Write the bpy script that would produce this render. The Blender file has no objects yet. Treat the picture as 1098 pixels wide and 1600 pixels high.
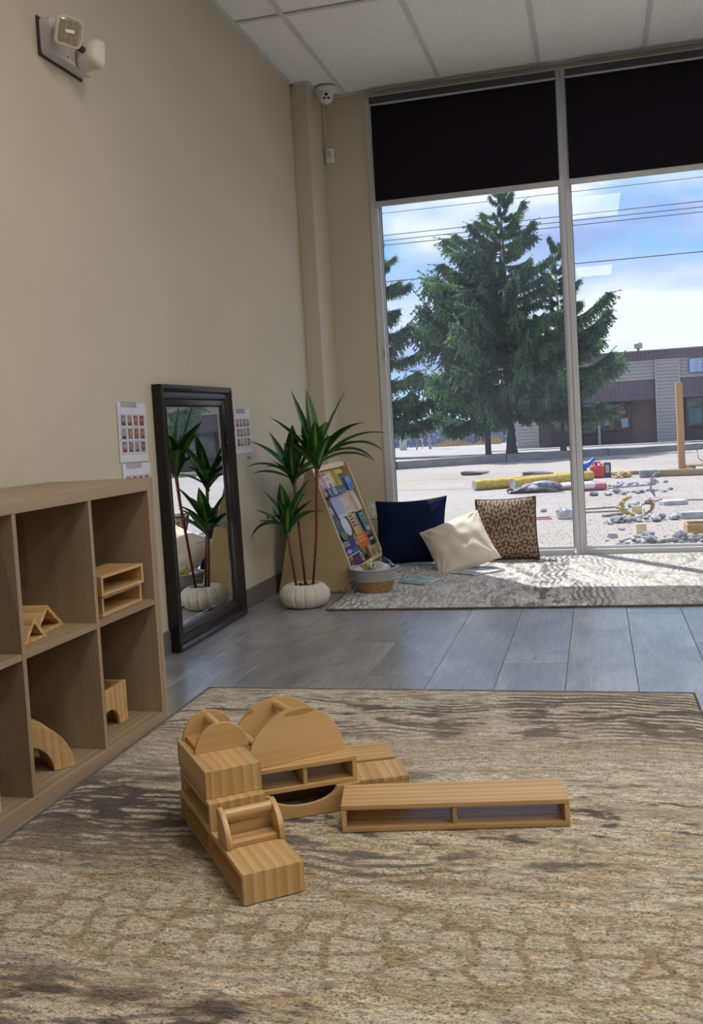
import bpy, bmesh, math, random
from mathutils import Vector, Matrix, Euler
PI = math.pi
R = math.radians
rnd = random.Random(7)
scene = bpy.context.scene
COL = scene.collection

# ------------------------------------------------------------------ camera
CAM = Vector((1.7371, -2.7705, 0.9035))
yaw, pitch, roll, FPX = 0.26, -0.0571, -0.058, 1514.667
cy_, sy_, cp_, sp_ = math.cos(yaw), math.sin(yaw), math.cos(pitch), math.sin(pitch)
Fv = Vector((-sy_*cp_, cy_*cp_, sp_)); R0 = Vector((cy_, sy_, 0)); U0 = R0.cross(Fv)
Rv = math.cos(roll)*R0 + math.sin(roll)*U0
Uv = -math.sin(roll)*R0 + math.cos(roll)*U0
cam_data = bpy.data.cameras.new('camera')
cam = bpy.data.objects.new('camera', cam_data); COL.objects.link(cam)
M = Matrix.Identity(4)
for i in range(3):
    M[i][0], M[i][1], M[i][2], M[i][3] = Rv[i], Uv[i], -Fv[i], CAM[i]
cam.matrix_world = M
cam_data.sensor_fit = 'VERTICAL'; cam_data.sensor_height = 36.0
cam_data.lens = FPX/1600*36.0
cam_data.shift_x = 16.6/1600; cam_data.shift_y = -51.5/1600
cam_data.clip_start = 0.05; cam_data.clip_end = 400
scene.camera = cam

# ------------------------------------------------------------------ exposure
scene.view_settings.view_transform = 'Standard'
scene.view_settings.look = 'None'
scene.view_settings.exposure = 0.0
scene.view_settings.gamma = 1.0
scene.view_settings.use_curve_mapping = False
SKY_STRENGTH = 1.15
SUN_STRENGTH = 6.5
TROFFER = 17.0
scene.cycles.max_bounces = 10
scene.cycles.diffuse_bounces = 5
scene.cycles.transparent_max_bounces = 12

# ------------------------------------------------------------------ world
world = bpy.data.worlds.new('cloudy_sky'); scene.world = world
world.use_nodes = True
wt = world.node_tree; wt.nodes.clear()
def WN(t, **k):
    n = wt.nodes.new(t)
    for a, b in k.items(): setattr(n, a, b)
    return n
w_out = WN('ShaderNodeOutputWorld'); w_bg = WN('ShaderNodeBackground')
w_tc = WN('ShaderNodeTexCoord'); w_sep = WN('ShaderNodeSeparateXYZ')
wt.links.new(w_tc.outputs['Generated'], w_sep.inputs[0])
w_grad = WN('ShaderNodeValToRGB')
cr = w_grad.color_ramp
cr.elements[0].position = 0.0; cr.elements[0].color = (0.50, 0.74, 0.95, 1)
cr.elements[1].position = 0.6; cr.elements[1].color = (0.16, 0.36, 0.82, 1)
e = cr.elements.new(0.18); e.color = (0.25, 0.52, 0.92, 1)
wt.links.new(w_sep.outputs['Z'], w_grad.inputs[0])
w_map = WN('ShaderNodeMapping'); w_map.inputs['Scale'].default_value = (1, 1, 2.6)
w_map.inputs['Location'].default_value = (0.35, 0.2, 0.1)
wt.links.new(w_tc.outputs['Generated'], w_map.inputs[0])
w_n1 = WN('ShaderNodeTexNoise'); w_n1.inputs['Scale'].default_value = 5.5; w_n1.inputs['Detail'].default_value = 7; w_n1.inputs['Roughness'].default_value = 0.5
w_n1.inputs['Distortion'].default_value = 0.4
wt.links.new(w_map.outputs[0], w_n1.inputs['Vector'])
w_cov = WN('ShaderNodeValToRGB')
w_cov.color_ramp.elements[0].position = 0.36; w_cov.color_ramp.elements[0].color = (0, 0, 0, 1)
w_cov.color_ramp.elements[1].position = 0.50; w_cov.color_ramp.elements[1].color = (1, 1, 1, 1)
wt.links.new(w_n1.outputs['Fac'], w_cov.inputs[0])
w_n2 = WN('ShaderNodeTexNoise'); w_n2.inputs['Scale'].default_value = 3.4; w_n2.inputs['Detail'].default_value = 5
wt.links.new(w_map.outputs[0], w_n2.inputs['Vector'])
w_cc = WN('ShaderNodeValToRGB')
w_cc.color_ramp.elements[0].position = 0.40; w_cc.color_ramp.elements[0].color = (0.33, 0.45, 0.80, 1)
w_cc.color_ramp.elements[1].position = 0.60; w_cc.color_ramp.elements[1].color = (0.86, 0.93, 1.0, 1)
e = w_cc.color_ramp.elements.new(0.50); e.color = (0.52, 0.66, 0.93, 1)
wt.links.new(w_n2.outputs['Fac'], w_cc.inputs[0])
w_mix = WN('ShaderNodeMix', data_type='RGBA')
wt.links.new(w_cov.outputs[0], w_mix.inputs[0]); wt.links.new(w_grad.outputs[0], w_mix.inputs[6]); wt.links.new(w_cc.outputs[0], w_mix.inputs[7])
wt.links.new(w_mix.outputs[2], w_bg.inputs['Color'])
w_bg.inputs['Strength'].default_value = SKY_STRENGTH
wt.links.new(w_bg.outputs[0], w_out.inputs[0])

# ------------------------------------------------------------------ sun (in front of the shop window, high, from the left)
sd = bpy.data.lights.new('sun', 'SUN'); sd.energy = SUN_STRENGTH; sd.angle = R(0.8); sd.color = (1.0, 0.965, 0.92)
sun = bpy.data.objects.new('sun', sd); COL.objects.link(sun)
sun.rotation_euler = Vector((-0.332, 0.430, 0.839)).to_track_quat('Z', 'Y').to_euler()
sun.location = (-10, 14, 26)

# ------------------------------------------------------------------ materials
def nt(name):
    m = bpy.data.materials.new(name); m.use_nodes = True
    t = m.node_tree; b = t.nodes['Principled BSDF']
    return m, t, b
def N(t, ty, **k):
    n = t.nodes.new(ty)
    for a, b in k.items(): setattr(n, a, b)
    return n
def L(t, a, b): t.links.new(a, b)
def math_node(t, op, a, b=None, clamp=False):
    n = N(t, 'ShaderNodeMath', operation=op); n.use_clamp = clamp
    for i, v in enumerate((a, b)):
        if v is None: continue
        if isinstance(v, (int, float)): n.inputs[i].default_value = v
        else: L(t, v, n.inputs[i])
    return n.outputs[0]
def mixc(t, fac, a, b, bt='MIX'):
    n = N(t, 'ShaderNodeMix', data_type='RGBA', blend_type=bt)
    for i, v in ((0, fac), (6, a), (7, b)):
        if isinstance(v, (int, float)): n.inputs[i].default_value = v
        elif isinstance(v, tuple): n.inputs[i].default_value = (*v[:3], 1)
        else: L(t, v, n.inputs[i])
    return n.outputs[2]
def ramp(t, src, stops, interp='LINEAR'):
    n = N(t, 'ShaderNodeValToRGB'); c = n.color_ramp; c.interpolation = interp
    while len(c.elements) < len(stops): c.elements.new(0.5)
    for e_, (p, v) in zip(c.elements, stops):
        e_.position = p; e_.color = (v, v, v, 1) if isinstance(v, (int, float)) else (*v, 1)
    L(t, src, n.inputs[0]); return n.outputs[0]
def noise(t, vec, scale, detail=3, rough=0.5, dist=0.0, mp=None):
    if mp is not None:
        m_ = N(t, 'ShaderNodeMapping'); m_.inputs['Scale'].default_value = mp; L(t, vec, m_.inputs[0]); vec = m_.outputs[0]
    n = N(t, 'ShaderNodeTexNoise'); n.inputs['Scale'].default_value = scale; n.inputs['Detail'].default_value = detail
    n.inputs['Roughness'].default_value = rough; n.inputs['Distortion'].default_value = dist
    L(t, vec, n.inputs['Vector']); return n.outputs['Fac']
def bump(t, b, h, strength=0.3, dist=0.01):
    n = N(t, 'ShaderNodeBump'); n.inputs['Strength'].default_value = strength; n.inputs['Distance'].default_value = dist
    L(t, h, n.inputs['Height']); L(t, n.outputs[0], b.inputs['Normal'])
def pm(name, col, rough=0.6, var=0.12, scale=8.0, bmp=0.0, metal=0.0, mp=None, spec=0.5, sheen=0.0, bscale=None, bdist=0.004):
    m, t, b = nt(name)
    tc = N(t, 'ShaderNodeTexCoord'); oi = N(t, 'ShaderNodeObjectInfo')
    ad = N(t, 'ShaderNodeVectorMath', operation='ADD'); L(t, tc.outputs['Object'], ad.inputs[0])
    cmb = N(t, 'ShaderNodeCombineXYZ'); L(t, math_node(t, 'MULTIPLY', oi.outputs['Random'], 17.0), cmb.inputs[0]); L(t, cmb.outputs[0], ad.inputs[1])
    v = ad.outputs[0]
    f = noise(t, v, scale, 4, 0.6, 0, mp)
    lo = tuple(max(0, c*(1-var*1.6)) for c in col); hi = tuple(min(1, c*(1+var*1.6)) for c in col)
    L(t, ramp(t, f, [(0.25, lo), (0.75, hi)]), b.inputs['Base Color'])
    b.inputs['Roughness'].default_value = rough; b.inputs['Metallic'].default_value = metal
    b.inputs['Specular IOR Level'].default_value = spec
    if sheen: b.inputs['Sheen Weight'].default_value = sheen
    if bmp: bump(t, b, noise(t, v, bscale or scale*6, 3, 0.6, 0, mp), bmp, bdist)
    return m
def wood(name, lo, hi, strip=0.0, rough=0.45, fine=1.0, svar=0.10):
    m, t, b = nt(name)
    tc = N(t, 'ShaderNodeTexCoord'); oi = N(t, 'ShaderNodeObjectInfo')
    ad = N(t, 'ShaderNodeVectorMath', operation='ADD'); L(t, tc.outputs['Object'], ad.inputs[0])
    cmb = N(t, 'ShaderNodeCombineXYZ')
    for i, k in enumerate((3.1, 7.7, 5.3)): L(t, math_node(t, 'MULTIPLY', oi.outputs['Random'], k), cmb.inputs[i])
    L(t, cmb.outputs[0], ad.inputs[1]); v = ad.outputs[0]
    f1 = noise(t, v, 4.5*fine, 3, 0.5, 0.6, (0.35, 5.0, 5.0))
    f2 = noise(t, v, 26*fine, 3, 0.6, 0.2, (0.12, 4.0, 4.0))
    # growth rings: distorted bands across the grain
    sp = N(t, 'ShaderNodeSeparateXYZ'); L(t, v, sp.inputs[0])
    w = N(t, 'ShaderNodeTexWave', wave_type='BANDS', bands_direction='Y', wave_profile='SAW')
    w.inputs['Scale'].default_value = 14*fine; w.inputs['Distortion'].default_value = 5.0; w.inputs['Detail'].default_value = 2; w.inputs['Detail Scale'].default_value = 0.5
    mpn = N(t, 'ShaderNodeMapping'); mpn.inputs['Scale'].default_value = (0.12, 1, 0.6); L(t, v, mpn.inputs[0]); L(t, mpn.outputs[0], w.inputs['Vector'])
    f = math_node(t, 'ADD', math_node(t, 'MULTIPLY', f1, 0.5), math_node(t, 'ADD', math_node(t, 'MULTIPLY', f2, 0.22), math_node(t, 'MULTIPLY', w.outputs['Fac'], 0.28)))
    c = ramp(t, f, [(0.30, lo), (0.66, hi)])
    if strip:
        so = N(t, 'ShaderNodeSeparateXYZ'); L(t, tc.outputs['Object'], so.inputs[0])
        q = math_node(t, 'FLOOR', math_node(t, 'DIVIDE', so.outputs['Y'], strip))
        wn = N(t, 'ShaderNodeTexWhiteNoise', noise_dimensions='1D')
        L(t, math_node(t, 'ADD', q, math_node(t, 'MULTIPLY', oi.outputs['Random'], 50)), wn.inputs['W'])
        k = math_node(t, 'ADD', math_node(t, 'MULTIPLY', wn.outputs['Value'], svar*2), 1-svar)
        fr = math_node(t, 'FRACT', math_node(t, 'DIVIDE', so.outputs['Y'], strip))
        ln = math_node(t, 'GREATER_THAN', fr, 0.06)
        k = math_node(t, 'MULTIPLY', k, math_node(t, 'ADD', math_node(t, 'MULTIPLY', ln, 0.22), 0.78))
        cmb2 = N(t, 'ShaderNodeCombineColor')
        for i in range(3): L(t, k, cmb2.inputs[i])
        c = mixc(t, 1.0, c, cmb2.outputs[0], 'MULTIPLY')
    L(t, c, b.inputs['Base Color']); b.inputs['Roughness'].default_value = rough
    bump(t, b, f2, 0.12, 0.002)
    return m
def glass(name, tint=(1, 1, 1), rough=0.0, refl=1.0, dust=0.0):
    m = bpy.data.materials.new(name); m.use_nodes = True; t = m.node_tree; t.nodes.clear()
    o = N(t, 'ShaderNodeOutputMaterial'); tr = N(t, 'ShaderNodeBsdfTransparent'); gl = N(t, 'ShaderNodeBsdfGlossy'); mx = N(t, 'ShaderNodeMixShader'); fr = N(t, 'ShaderNodeFresnel')
    tr.inputs['Color'].default_value = (*tint, 1); gl.inputs['Roughness'].default_value = rough
    t.nodes.remove(fr)
    ge = N(t, 'ShaderNodeNewGeometry'); dt = N(t, 'ShaderNodeVectorMath', operation='DOT_PRODUCT'); L(t, ge.outputs['Incoming'], dt.inputs[0]); L(t, ge.outputs['Normal'], dt.inputs[1])
    q = math_node(t, 'SUBTRACT', 1.0, math_node(t, 'ABSOLUTE', dt.outputs['Value'])); q = math_node(t, 'POWER', q, 5.0)
    q = math_node(t, 'ADD', math_node(t, 'MULTIPLY', q, 0.96), 0.035)          # thin-sheet Schlick reflectance, same from both sides
    L(t, math_node(t, 'MULTIPLY', q, refl, True), mx.inputs[0]); L(t, tr.outputs[0], mx.inputs[1]); L(t, gl.outputs[0], mx.inputs[2])
    last = mx.outputs[0]
    if dust:      # thin film of dust on the pane that scatters the daylight
        tc = N(t, 'ShaderNodeTexCoord'); tl = N(t, 'ShaderNodeBsdfTranslucent'); tl.inputs['Color'].default_value = (0.80, 0.84, 0.95, 1)
        nf = noise(t, tc.outputs['Object'], 1.1, 4, 0.6); nf2 = noise(t, tc.outputs['Object'], 60, 2, 0.6, 0, (0.3, 1, 1))
        k = math_node(t, 'MULTIPLY', ramp(t, math_node(t, 'ADD', math_node(t, 'MULTIPLY', nf, 0.8), math_node(t, 'MULTIPLY', nf2, 0.2)), [(0.35, 0.25), (0.65, 1.0)]), dust)
        m2 = N(t, 'ShaderNodeMixShader'); L(t, k, m2.inputs[0]); L(t, last, m2.inputs[1]); L(t, tl.outputs[0], m2.inputs[2]); last = m2.outputs[0]
    L(t, last, o.inputs[0])
    return m
def emit(name, col, s):
    m, t, b = nt(name)
    b.inputs['Emission Color'].default_value = (*col, 1); b.inputs['Emission Strength'].default_value = s; b.inputs['Base Color'].default_value = (.8, .8, .8, 1)
    return m

# ------------------------------------------------------------------ mesh helpers
class MB:
    def __init__(s): s.v = []; s.f = []; s.smooth = False
    def add(s, vs, fs):
        o = len(s.v); s.v += [tuple(p) for p in vs]; s.f += [tuple(o+i for i in f) for f in fs]; return s
    def box(s, c, d, M_=None):
        x, y, z = d[0]/2, d[1]/2, d[2]/2
        P = [Vector((a*x, b*y, e_*z)) for a, b, e_ in ((-1,-1,-1),(1,-1,-1),(1,1,-1),(-1,1,-1),(-1,-1,1),(1,-1,1),(1,1,1),(-1,1,1))]
        if M_ is not None: P = [M_ @ p for p in P]
        c = Vector(c)
        return s.add([p+c for p in P], [(3,2,1,0),(4,5,6,7),(0,1,5,4),(1,2,6,5),(2,3,7,6),(3,0,4,7)])
    def tube(s, pts, r, n=8, cap=True, flat=1.0):
        pts = [Vector(p) for p in pts]; rs = r if isinstance(r, (list, tuple)) else [r]*len(pts)
        rings = []; up = Vector((0, 0, 1))
        for i, p in enumerate(pts):
            t = (pts[min(i+1, len(pts)-1)]-pts[max(i-1, 0)]).normalized()
            a = t.cross(up)
            if a.length < 1e-3: a = t.cross(Vector((1, 0, 0)))
            a.normalize(); b = a.cross(t)
            rings.append([p + (a*math.cos(2*PI*k/n) + b*math.sin(2*PI*k/n)*flat)*rs[i] for k in range(n)])
        vs = [q for rg in rings for q in rg]; fs = []
        for i in range(len(pts)-1):
            for k in range(n):
                fs.append((i*n+k, i*n+(k+1) % n, (i+1)*n+(k+1) % n, (i+1)*n+k))
        if cap: fs.append(tuple(range(n-1, -1, -1))); fs.append(tuple((len(pts)-1)*n+k for k in range(n)))
        return s.add(vs, fs)
    def lathe(s, prof, n=32, c=(0, 0, 0), wob=None, cap=True):
        vs = []; c = Vector(c)
        for (r, z) in prof:
            for k in range(n):
                a = 2*PI*k/n; rr = r*(wob(a, z) if wob else 1)
                vs.append(c+Vector((rr*math.cos(a), rr*math.sin(a), z)))
        fs = []
        for i in range(len(prof)-1):
            for k in range(n): fs.append((i*n+k, i*n+(k+1) % n, (i+1)*n+(k+1) % n, (i+1)*n+k))
        if cap: fs.append(tuple(range(n-1, -1, -1))); fs.append(tuple((len(prof)-1)*n+k for k in range(n)))
        return s.add(vs, fs)
    def prism(s, poly, t0, t1, axes=('x', 'z', 'y')):
        # poly in (axes[0], axes[1]) extruded along axes[2]
        ix = ['xyz'.index(a) for a in axes]; n = len(poly); vs = []
        for t_ in (t0, t1):
            for (a, b) in poly:
                p = [0, 0, 0]; p[ix[0]] = a; p[ix[1]] = b; p[ix[2]] = t_; vs.append(p)
        fs = [tuple(range(n)), tuple(range(2*n-1, n-1, -1))]
        fs += [(i+n, (i+1) % n+n, (i+1) % n, i) for i in range(n)]
        return s.add(vs, fs)
    def mesh(s, name, mat, smooth=False, angle=None):
        me = bpy.data.meshes.new(name); me.from_pydata([tuple(p) for p in s.v], [], s.f)
        bm = bmesh.new(); bm.from_mesh(me); bmesh.ops.recalc_face_normals(bm, faces=bm.faces); bm.to_mesh(me); bm.free()
        if mat: me.materials.append(mat)
        if smooth: me.shade_smooth() if angle is None else None
        if smooth and angle is not None:
            try: me.set_sharp_from_angle(angle=R(angle))
            except Exception: pass
            for p in me.polygons: p.use_smooth = True
        return me
    def obj(s, name, mat, parent=None, loc=(0, 0, 0), rot=(0, 0, 0), smooth=False, bevel=0, angle=None, kind=None, seg=2):
        o = bpy.data.objects.new(name, s.mesh(name, mat, smooth, angle)); COL.objects.link(o)
        o.location = loc; o.rotation_euler = rot
        if parent: o.parent = parent
        if bevel:
            b = o.modifiers.new('bevel', 'BEVEL'); b.width = bevel; b.segments = seg; b.limit_method = 'ANGLE'; b.angle_limit = R(35)
        if kind: o['kind'] = kind
        return o
def link(me, name, parent=None, loc=(0, 0, 0), rot=(0, 0, 0), scale=None):
    o = bpy.data.objects.new(name, me); COL.objects.link(o); o.location = loc; o.rotation_euler = rot
    if scale is not None: o.scale = scale
    if parent: o.parent = parent
    return o
def tag(o, label, cat, group=None, kind=None):
    o['label'] = label; o['category'] = cat
    if group: o['group'] = group
    if kind: o['kind'] = kind
    return o
def thing(name, label, cat, loc=(0, 0, 0), rz=0, group=None, rot=None):
    o = bpy.data.objects.new(name, None); COL.objects.link(o); o.empty_display_size = 0.05
    o.location = loc; o.rotation_euler = rot if rot is not None else (0, 0, rz)
    return tag(o, label, cat, group)
def struct(o): o['kind'] = 'structure'; return o
def S(name, mb, mat, parent=None, **k): return struct(mb.obj(name, mat, parent, **k))
def board(name, mat, c, d, parent, grain='x', bevel=0.0015, facing=None):
    """a board of size d (parent axes) centred at c; its mesh x axis runs along the grain"""
    dx, dy, dz = d
    if grain == 'x': size, rot = (dx, dy, dz), (0, 0, 0)
    elif grain == 'y': size, rot = (dy, dx, dz), (0, 0, PI/2)
    elif grain == 'z': size, rot = (dz, dy, dx), (0, -PI/2, 0)
    elif grain == 'xz': size, rot = (dx, dz, dy), (PI/2, 0, 0)       # grain x, strips across z
    elif grain == 'zx': size, rot = (dz, dx, dy), None               # grain z, strips across x
    elif grain == 'yz': size, rot = (dy, dz, dx), None               # grain y, strips across z
    m_ = None
    if rot is None:
        if grain == 'zx': m_ = Matrix(((0, 1, 0), (0, 0, 1), (1, 0, 0)))
        else: m_ = Matrix(((0, 0, 1), (1, 0, 0), (0, 1, 0)))
        rot = m_.to_euler()
    o = MB().box((0, 0, 0), size).obj(name, mat, parent, c, rot, bevel=bevel)
    return o

# ================================================================== THE ROOM
H = 3.002; YW = 3.416; XR = 6.6; YB = -8.9
wallpaint = pm('wall_paint', (0.53, 0.478, 0.385), 0.62, 0.03, 1.3, 0.08, bscale=180, bdist=0.0015, spec=0.3)
tile_m = pm('ceiling_tile_white', (0.80, 0.82, 0.80), 0.9, 0.03, 30, 0.25, bscale=160, bdist=0.002, spec=0.2)
grid_m = pm('grid_white_metal', (0.60, 0.60, 0.58), 0.5, 0.02, 4)
grey_base = pm('baseboard_grey_vinyl', (0.125, 0.115, 0.10), 0.5, 0.06, 5)
alu = pm('window_aluminium', (0.58, 0.59, 0.62), 0.38, 0.05, 3, metal=0.1)
alu_d = pm('window_gasket', (0.10, 0.10, 0.11), 0.5, 0.05, 3)
outlet_w = pm('white_plastic', (0.72, 0.71, 0.69), 0.35, 0.02, 3)

# floor: slab + planks
m, t, b = nt('grey_vinyl_plank')
tc = N(t, 'ShaderNodeTexCoord'); oi = N(t, 'ShaderNodeObjectInfo')
geo = N(t, 'ShaderNodeNewGeometry')
v = geo.outputs['Position']
ad = N(t, 'ShaderNodeVectorMath', operation='ADD'); L(t, v, ad.inputs[0])
cmb = N(t, 'ShaderNodeCombineXYZ'); L(t, math_node(t, 'MULTIPLY', oi.outputs['Random'], 30), cmb.inputs[2]); L(t, cmb.outputs[0], ad.inputs[1])
v2 = ad.outputs[0]
f = math_node(t, 'ADD', math_node(t, 'MULTIPLY', noise(t, v2, 1.6, 4, 0.6, 0.8, (3.2, 1.1, 1)), 0.62), math_node(t, 'MULTIPLY', noise(t, v2, 5, 4, 0.7, 0.2, (14, 1.0, 1)), 0.38))
c = ramp(t, f, [(0.34, (0.145, 0.150, 0.168)), (0.5, (0.235, 0.240, 0.262)), (0.64, (0.35, 0.35, 0.37))])
k = math_node(t, 'ADD', math_node(t, 'MULTIPLY', oi.outputs['Random'], 0.16), 0.92)
cc = N(t, 'ShaderNodeCombineColor')
for i in range(3): L(t, k, cc.inputs[i])
L(t, mixc(t, 1.0, c, cc.outputs[0], 'MULTIPLY'), b.inputs['Base Color'])
L(t, ramp(t, noise(t, v2, 9, 4, 0.6, 0, (6, 1, 1)), [(0.3, 0.27), (0.7, 0.40)]), b.inputs['Roughness'])
bump(t, b, noise(t, v2, 20, 4, 0.6, 0, (10, 0.8, 1)), 0.10, 0.002)
b.inputs['Coat Weight'].default_value = 0.6; b.inputs['Coat Roughness'].default_value = 0.22
plank_m = m
floor = S('floor', MB().box((XR/2, (YW+YB)/2, -0.059), (XR+0.3, YW-YB+0.3, 0.1)), pm('floor_joint_dark', (0.05, 0.05, 0.052), 0.7))
PW, PL = 0.2305, 1.22
def plank_poly(x0, x1, y0, y1):
    g = 0.0009
    return (x0+g, x1-g, y0+g, y1-g)
rest = MB(); near = 0
ncol = int(XR/PW)+1
for i in range(-1, ncol):
    x0 = max(0.001, i*PW - 0.01 + 0.0); x1 = min(XR-0.001, (i+1)*PW - 0.01)
    if x1 - x0 < 0.01: continue
    off = [0.12, 0.79, 0.47, 1.02, 0.31, 0.66][i % 6]
    y = YB - off
    while y < YW:
        ya, yb = max(y, YB+0.001), min(y+PL, YW+0.04)
        y += PL
        if yb-ya < 0.02: continue
        xa, xb, yy0, yy1 = plank_poly(x0, x1, ya, yb)
        if xa < 3.3 and yb > 0.2 and ya < 2.3 and near < 300:
            near += 1
            MB().box(((0, 0, 0)), (xb-xa, yy1-yy0, 0.0075)).obj('plank', plank_m, floor, ((xa+xb)/2, (yy0+yy1)/2, -0.0048+0.0009), bevel=0.0006, seg=1)
        else:
            rest.box(((xa+xb)/2, (yy0+yy1)/2, -0.0048+0.0009), (xb-xa, yy1-yy0, 0.0075))
rest.obj('plank_field', plank_m, floor, kind='stuff')

# walls
S('wall_left', MB().box((-0.06, (YW+YB)/2, H/2), (0.12, YW-YB+0.24, H+0.3)), wallpaint)
S('wall_right', MB().box((XR+0.06, (YW+YB)/2, H/2), (0.12, YW-YB+0.24, H+0.3)), wallpaint)
S('wall_back', MB().box((XR/2, YB-0.06, H/2), (XR, 0.12, H+0.3)), wallpaint)
WX0, WX1 = 0.392, 5.262   # glazed run
wf = MB(); wf.box((WX0/2, YW+0.07, H/2), (WX0, 0.14, H+0.3)); wf.box(((WX1+XR)/2, YW+0.07, H/2), (XR-WX1, 0.14, H+0.3))
wf.box(((WX0+WX1)/2, YW+0.07, 3.06), (WX1-WX0, 0.14, 0.2))
S('wall_front', wf, wallpaint)
S('trim_1', MB().box((0.052, (3.093+YW)/2, H/2), (0.104, YW-3.093, H)), wallpaint, bevel=0.004)
S('baseboard_left', MB().box((0.005, (YB+3.093)/2, 0.048), (0.010, 3.093-YB, 0.096)), grey_base, bevel=0.003)
bf = MB(); bf.box((0.057, 3.088, 0.048), (0.114, 0.010, 0.096)); bf.box((0.109, 3.25, 0.048), (0.010, 0.32, 0.096)); bf.box((0.25, YW-0.005, 0.048), (0.28, 0.010, 0.096)); bf.box(((WX1+XR)/2, YW-0.005, 0.048), (XR-WX1, 0.010, 0.096))
S('baseboard_front', bf, grey_base)
S('baseboard_right', MB().box((XR-0.005, (YB+YW)/2, 0.048), (0.010, YW-YB-0.02, 0.096)), grey_base)
# exterior canopy slab/fascia over the glazing (keeps the daylight out of the ceiling void)
S('roof', MB().box((XR/2, (YW+YB)/2+0.05, 3.28), (XR+0.5, YW-YB+0.6, 0.12)), pm('roof_grey', (0.3, 0.3, 0.3), 0.8))

# ceiling: tiles, grid, troffers
ceil = S('ceiling', MB().box((XR/2, (YW+YB)/2, 3.15), (XR+0.1, YW-YB+0.1, 0.03)), tile_m)
TX0, TW, TY0, TL = 0.273, 0.61, 2.103, 1.22
xs = [0.0]; x = TX0
while x < XR: xs.append(x); x += TW
xs.append(XR)
ys = [YW]; y = TY0
while y > YB: ys.append(y); y -= TL
ys.append(YB)
trof = {(3, 3): 'second row from the window, on the left', (3, 7): 'sixth row from the window, on the left'}
for j_, w_ in ((2, 'second'), (4, 'fourth')):  # extra panels out of view, added only to brighten the interior
    trof[(6, j_)] = w_+' row from the window, in the middle of the room, unseen, added for brightness'; trof[(9, j_)] = w_+' row from the window, near the right wall, unseen, added for brightness'
lens_m = emit('troffer_lens', (1.0, 0.94, 0.85), TROFFER)
lamp_frame = pm('troffer_frame_white', (0.75, 0.75, 0.73), 0.4, 0.02)
for i in range(len(xs)-1):
    for j in range(len(ys)-1):
        x0, x1, y1, y0 = xs[i], xs[i+1], ys[j], ys[j+1]
        w_, l_ = x1-x0, y1-y0
        if w_ < 0.03 or l_ < 0.03: continue
        cx, cyy = (x0+x1)/2, (y0+y1)/2
        if (i, j) in trof:
            where = trof[(i, j)]
            tr = thing('ceiling_light', 'white rectangular ceiling light panel, ' + where, 'ceiling light', (cx, cyy, H), group='ceiling light panels')
            fr = MB()
            for sx in (-1, 1): fr.box((sx*(w_/2-0.03), 0, 0.012), (0.03, l_-0.03, 0.02))
            for sy in (-1, 1): fr.box((0, sy*(l_/2-0.03), 0.012), (w_-0.09, 0.03, 0.02))
            fr.obj('frame', lamp_frame, tr)
            MB().box((0, 0, 0.012), (w_-0.09, l_-0.09, 0.01)).obj('diffuser', lens_m, tr)
        else:
            MB().box((0, 0, 0), (w_-0.018, l_-0.018, 0.014)).obj('ceiling_tile', tile_m, ceil, (cx, cyy, H+0.012+0.001), bevel=0.002, seg=1)
for i, x in enumerate(xs[1:-1]):
    MB().box((0, 0, 0), (0.024, YW-YB, 0.008)).obj('grid_bar', grid_m, ceil, (x, (YW+YB)/2, H))
for j, y in enumerate(ys[1:-1]):
    MB().box((0, 0, 0), (XR, 0.024, 0.008)).obj('grid_bar', grid_m, ceil, (XR/2, y, H-0.0005))
# wall angle
wa = MB(); wa.box((0.011, (YW+YB)/2, H), (0.022, YW-YB, 0.007)); wa.box((XR/2, YW-0.011, H), (XR, 0.022, 0.007)); wa.box((0.052, 3.082, H), (0.104, 0.022, 0.007)); wa.box((0.115, 3.25, H), (0.022, 0.33, 0.007))
wa.obj('wall_angle', grid_m, ceil)

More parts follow.
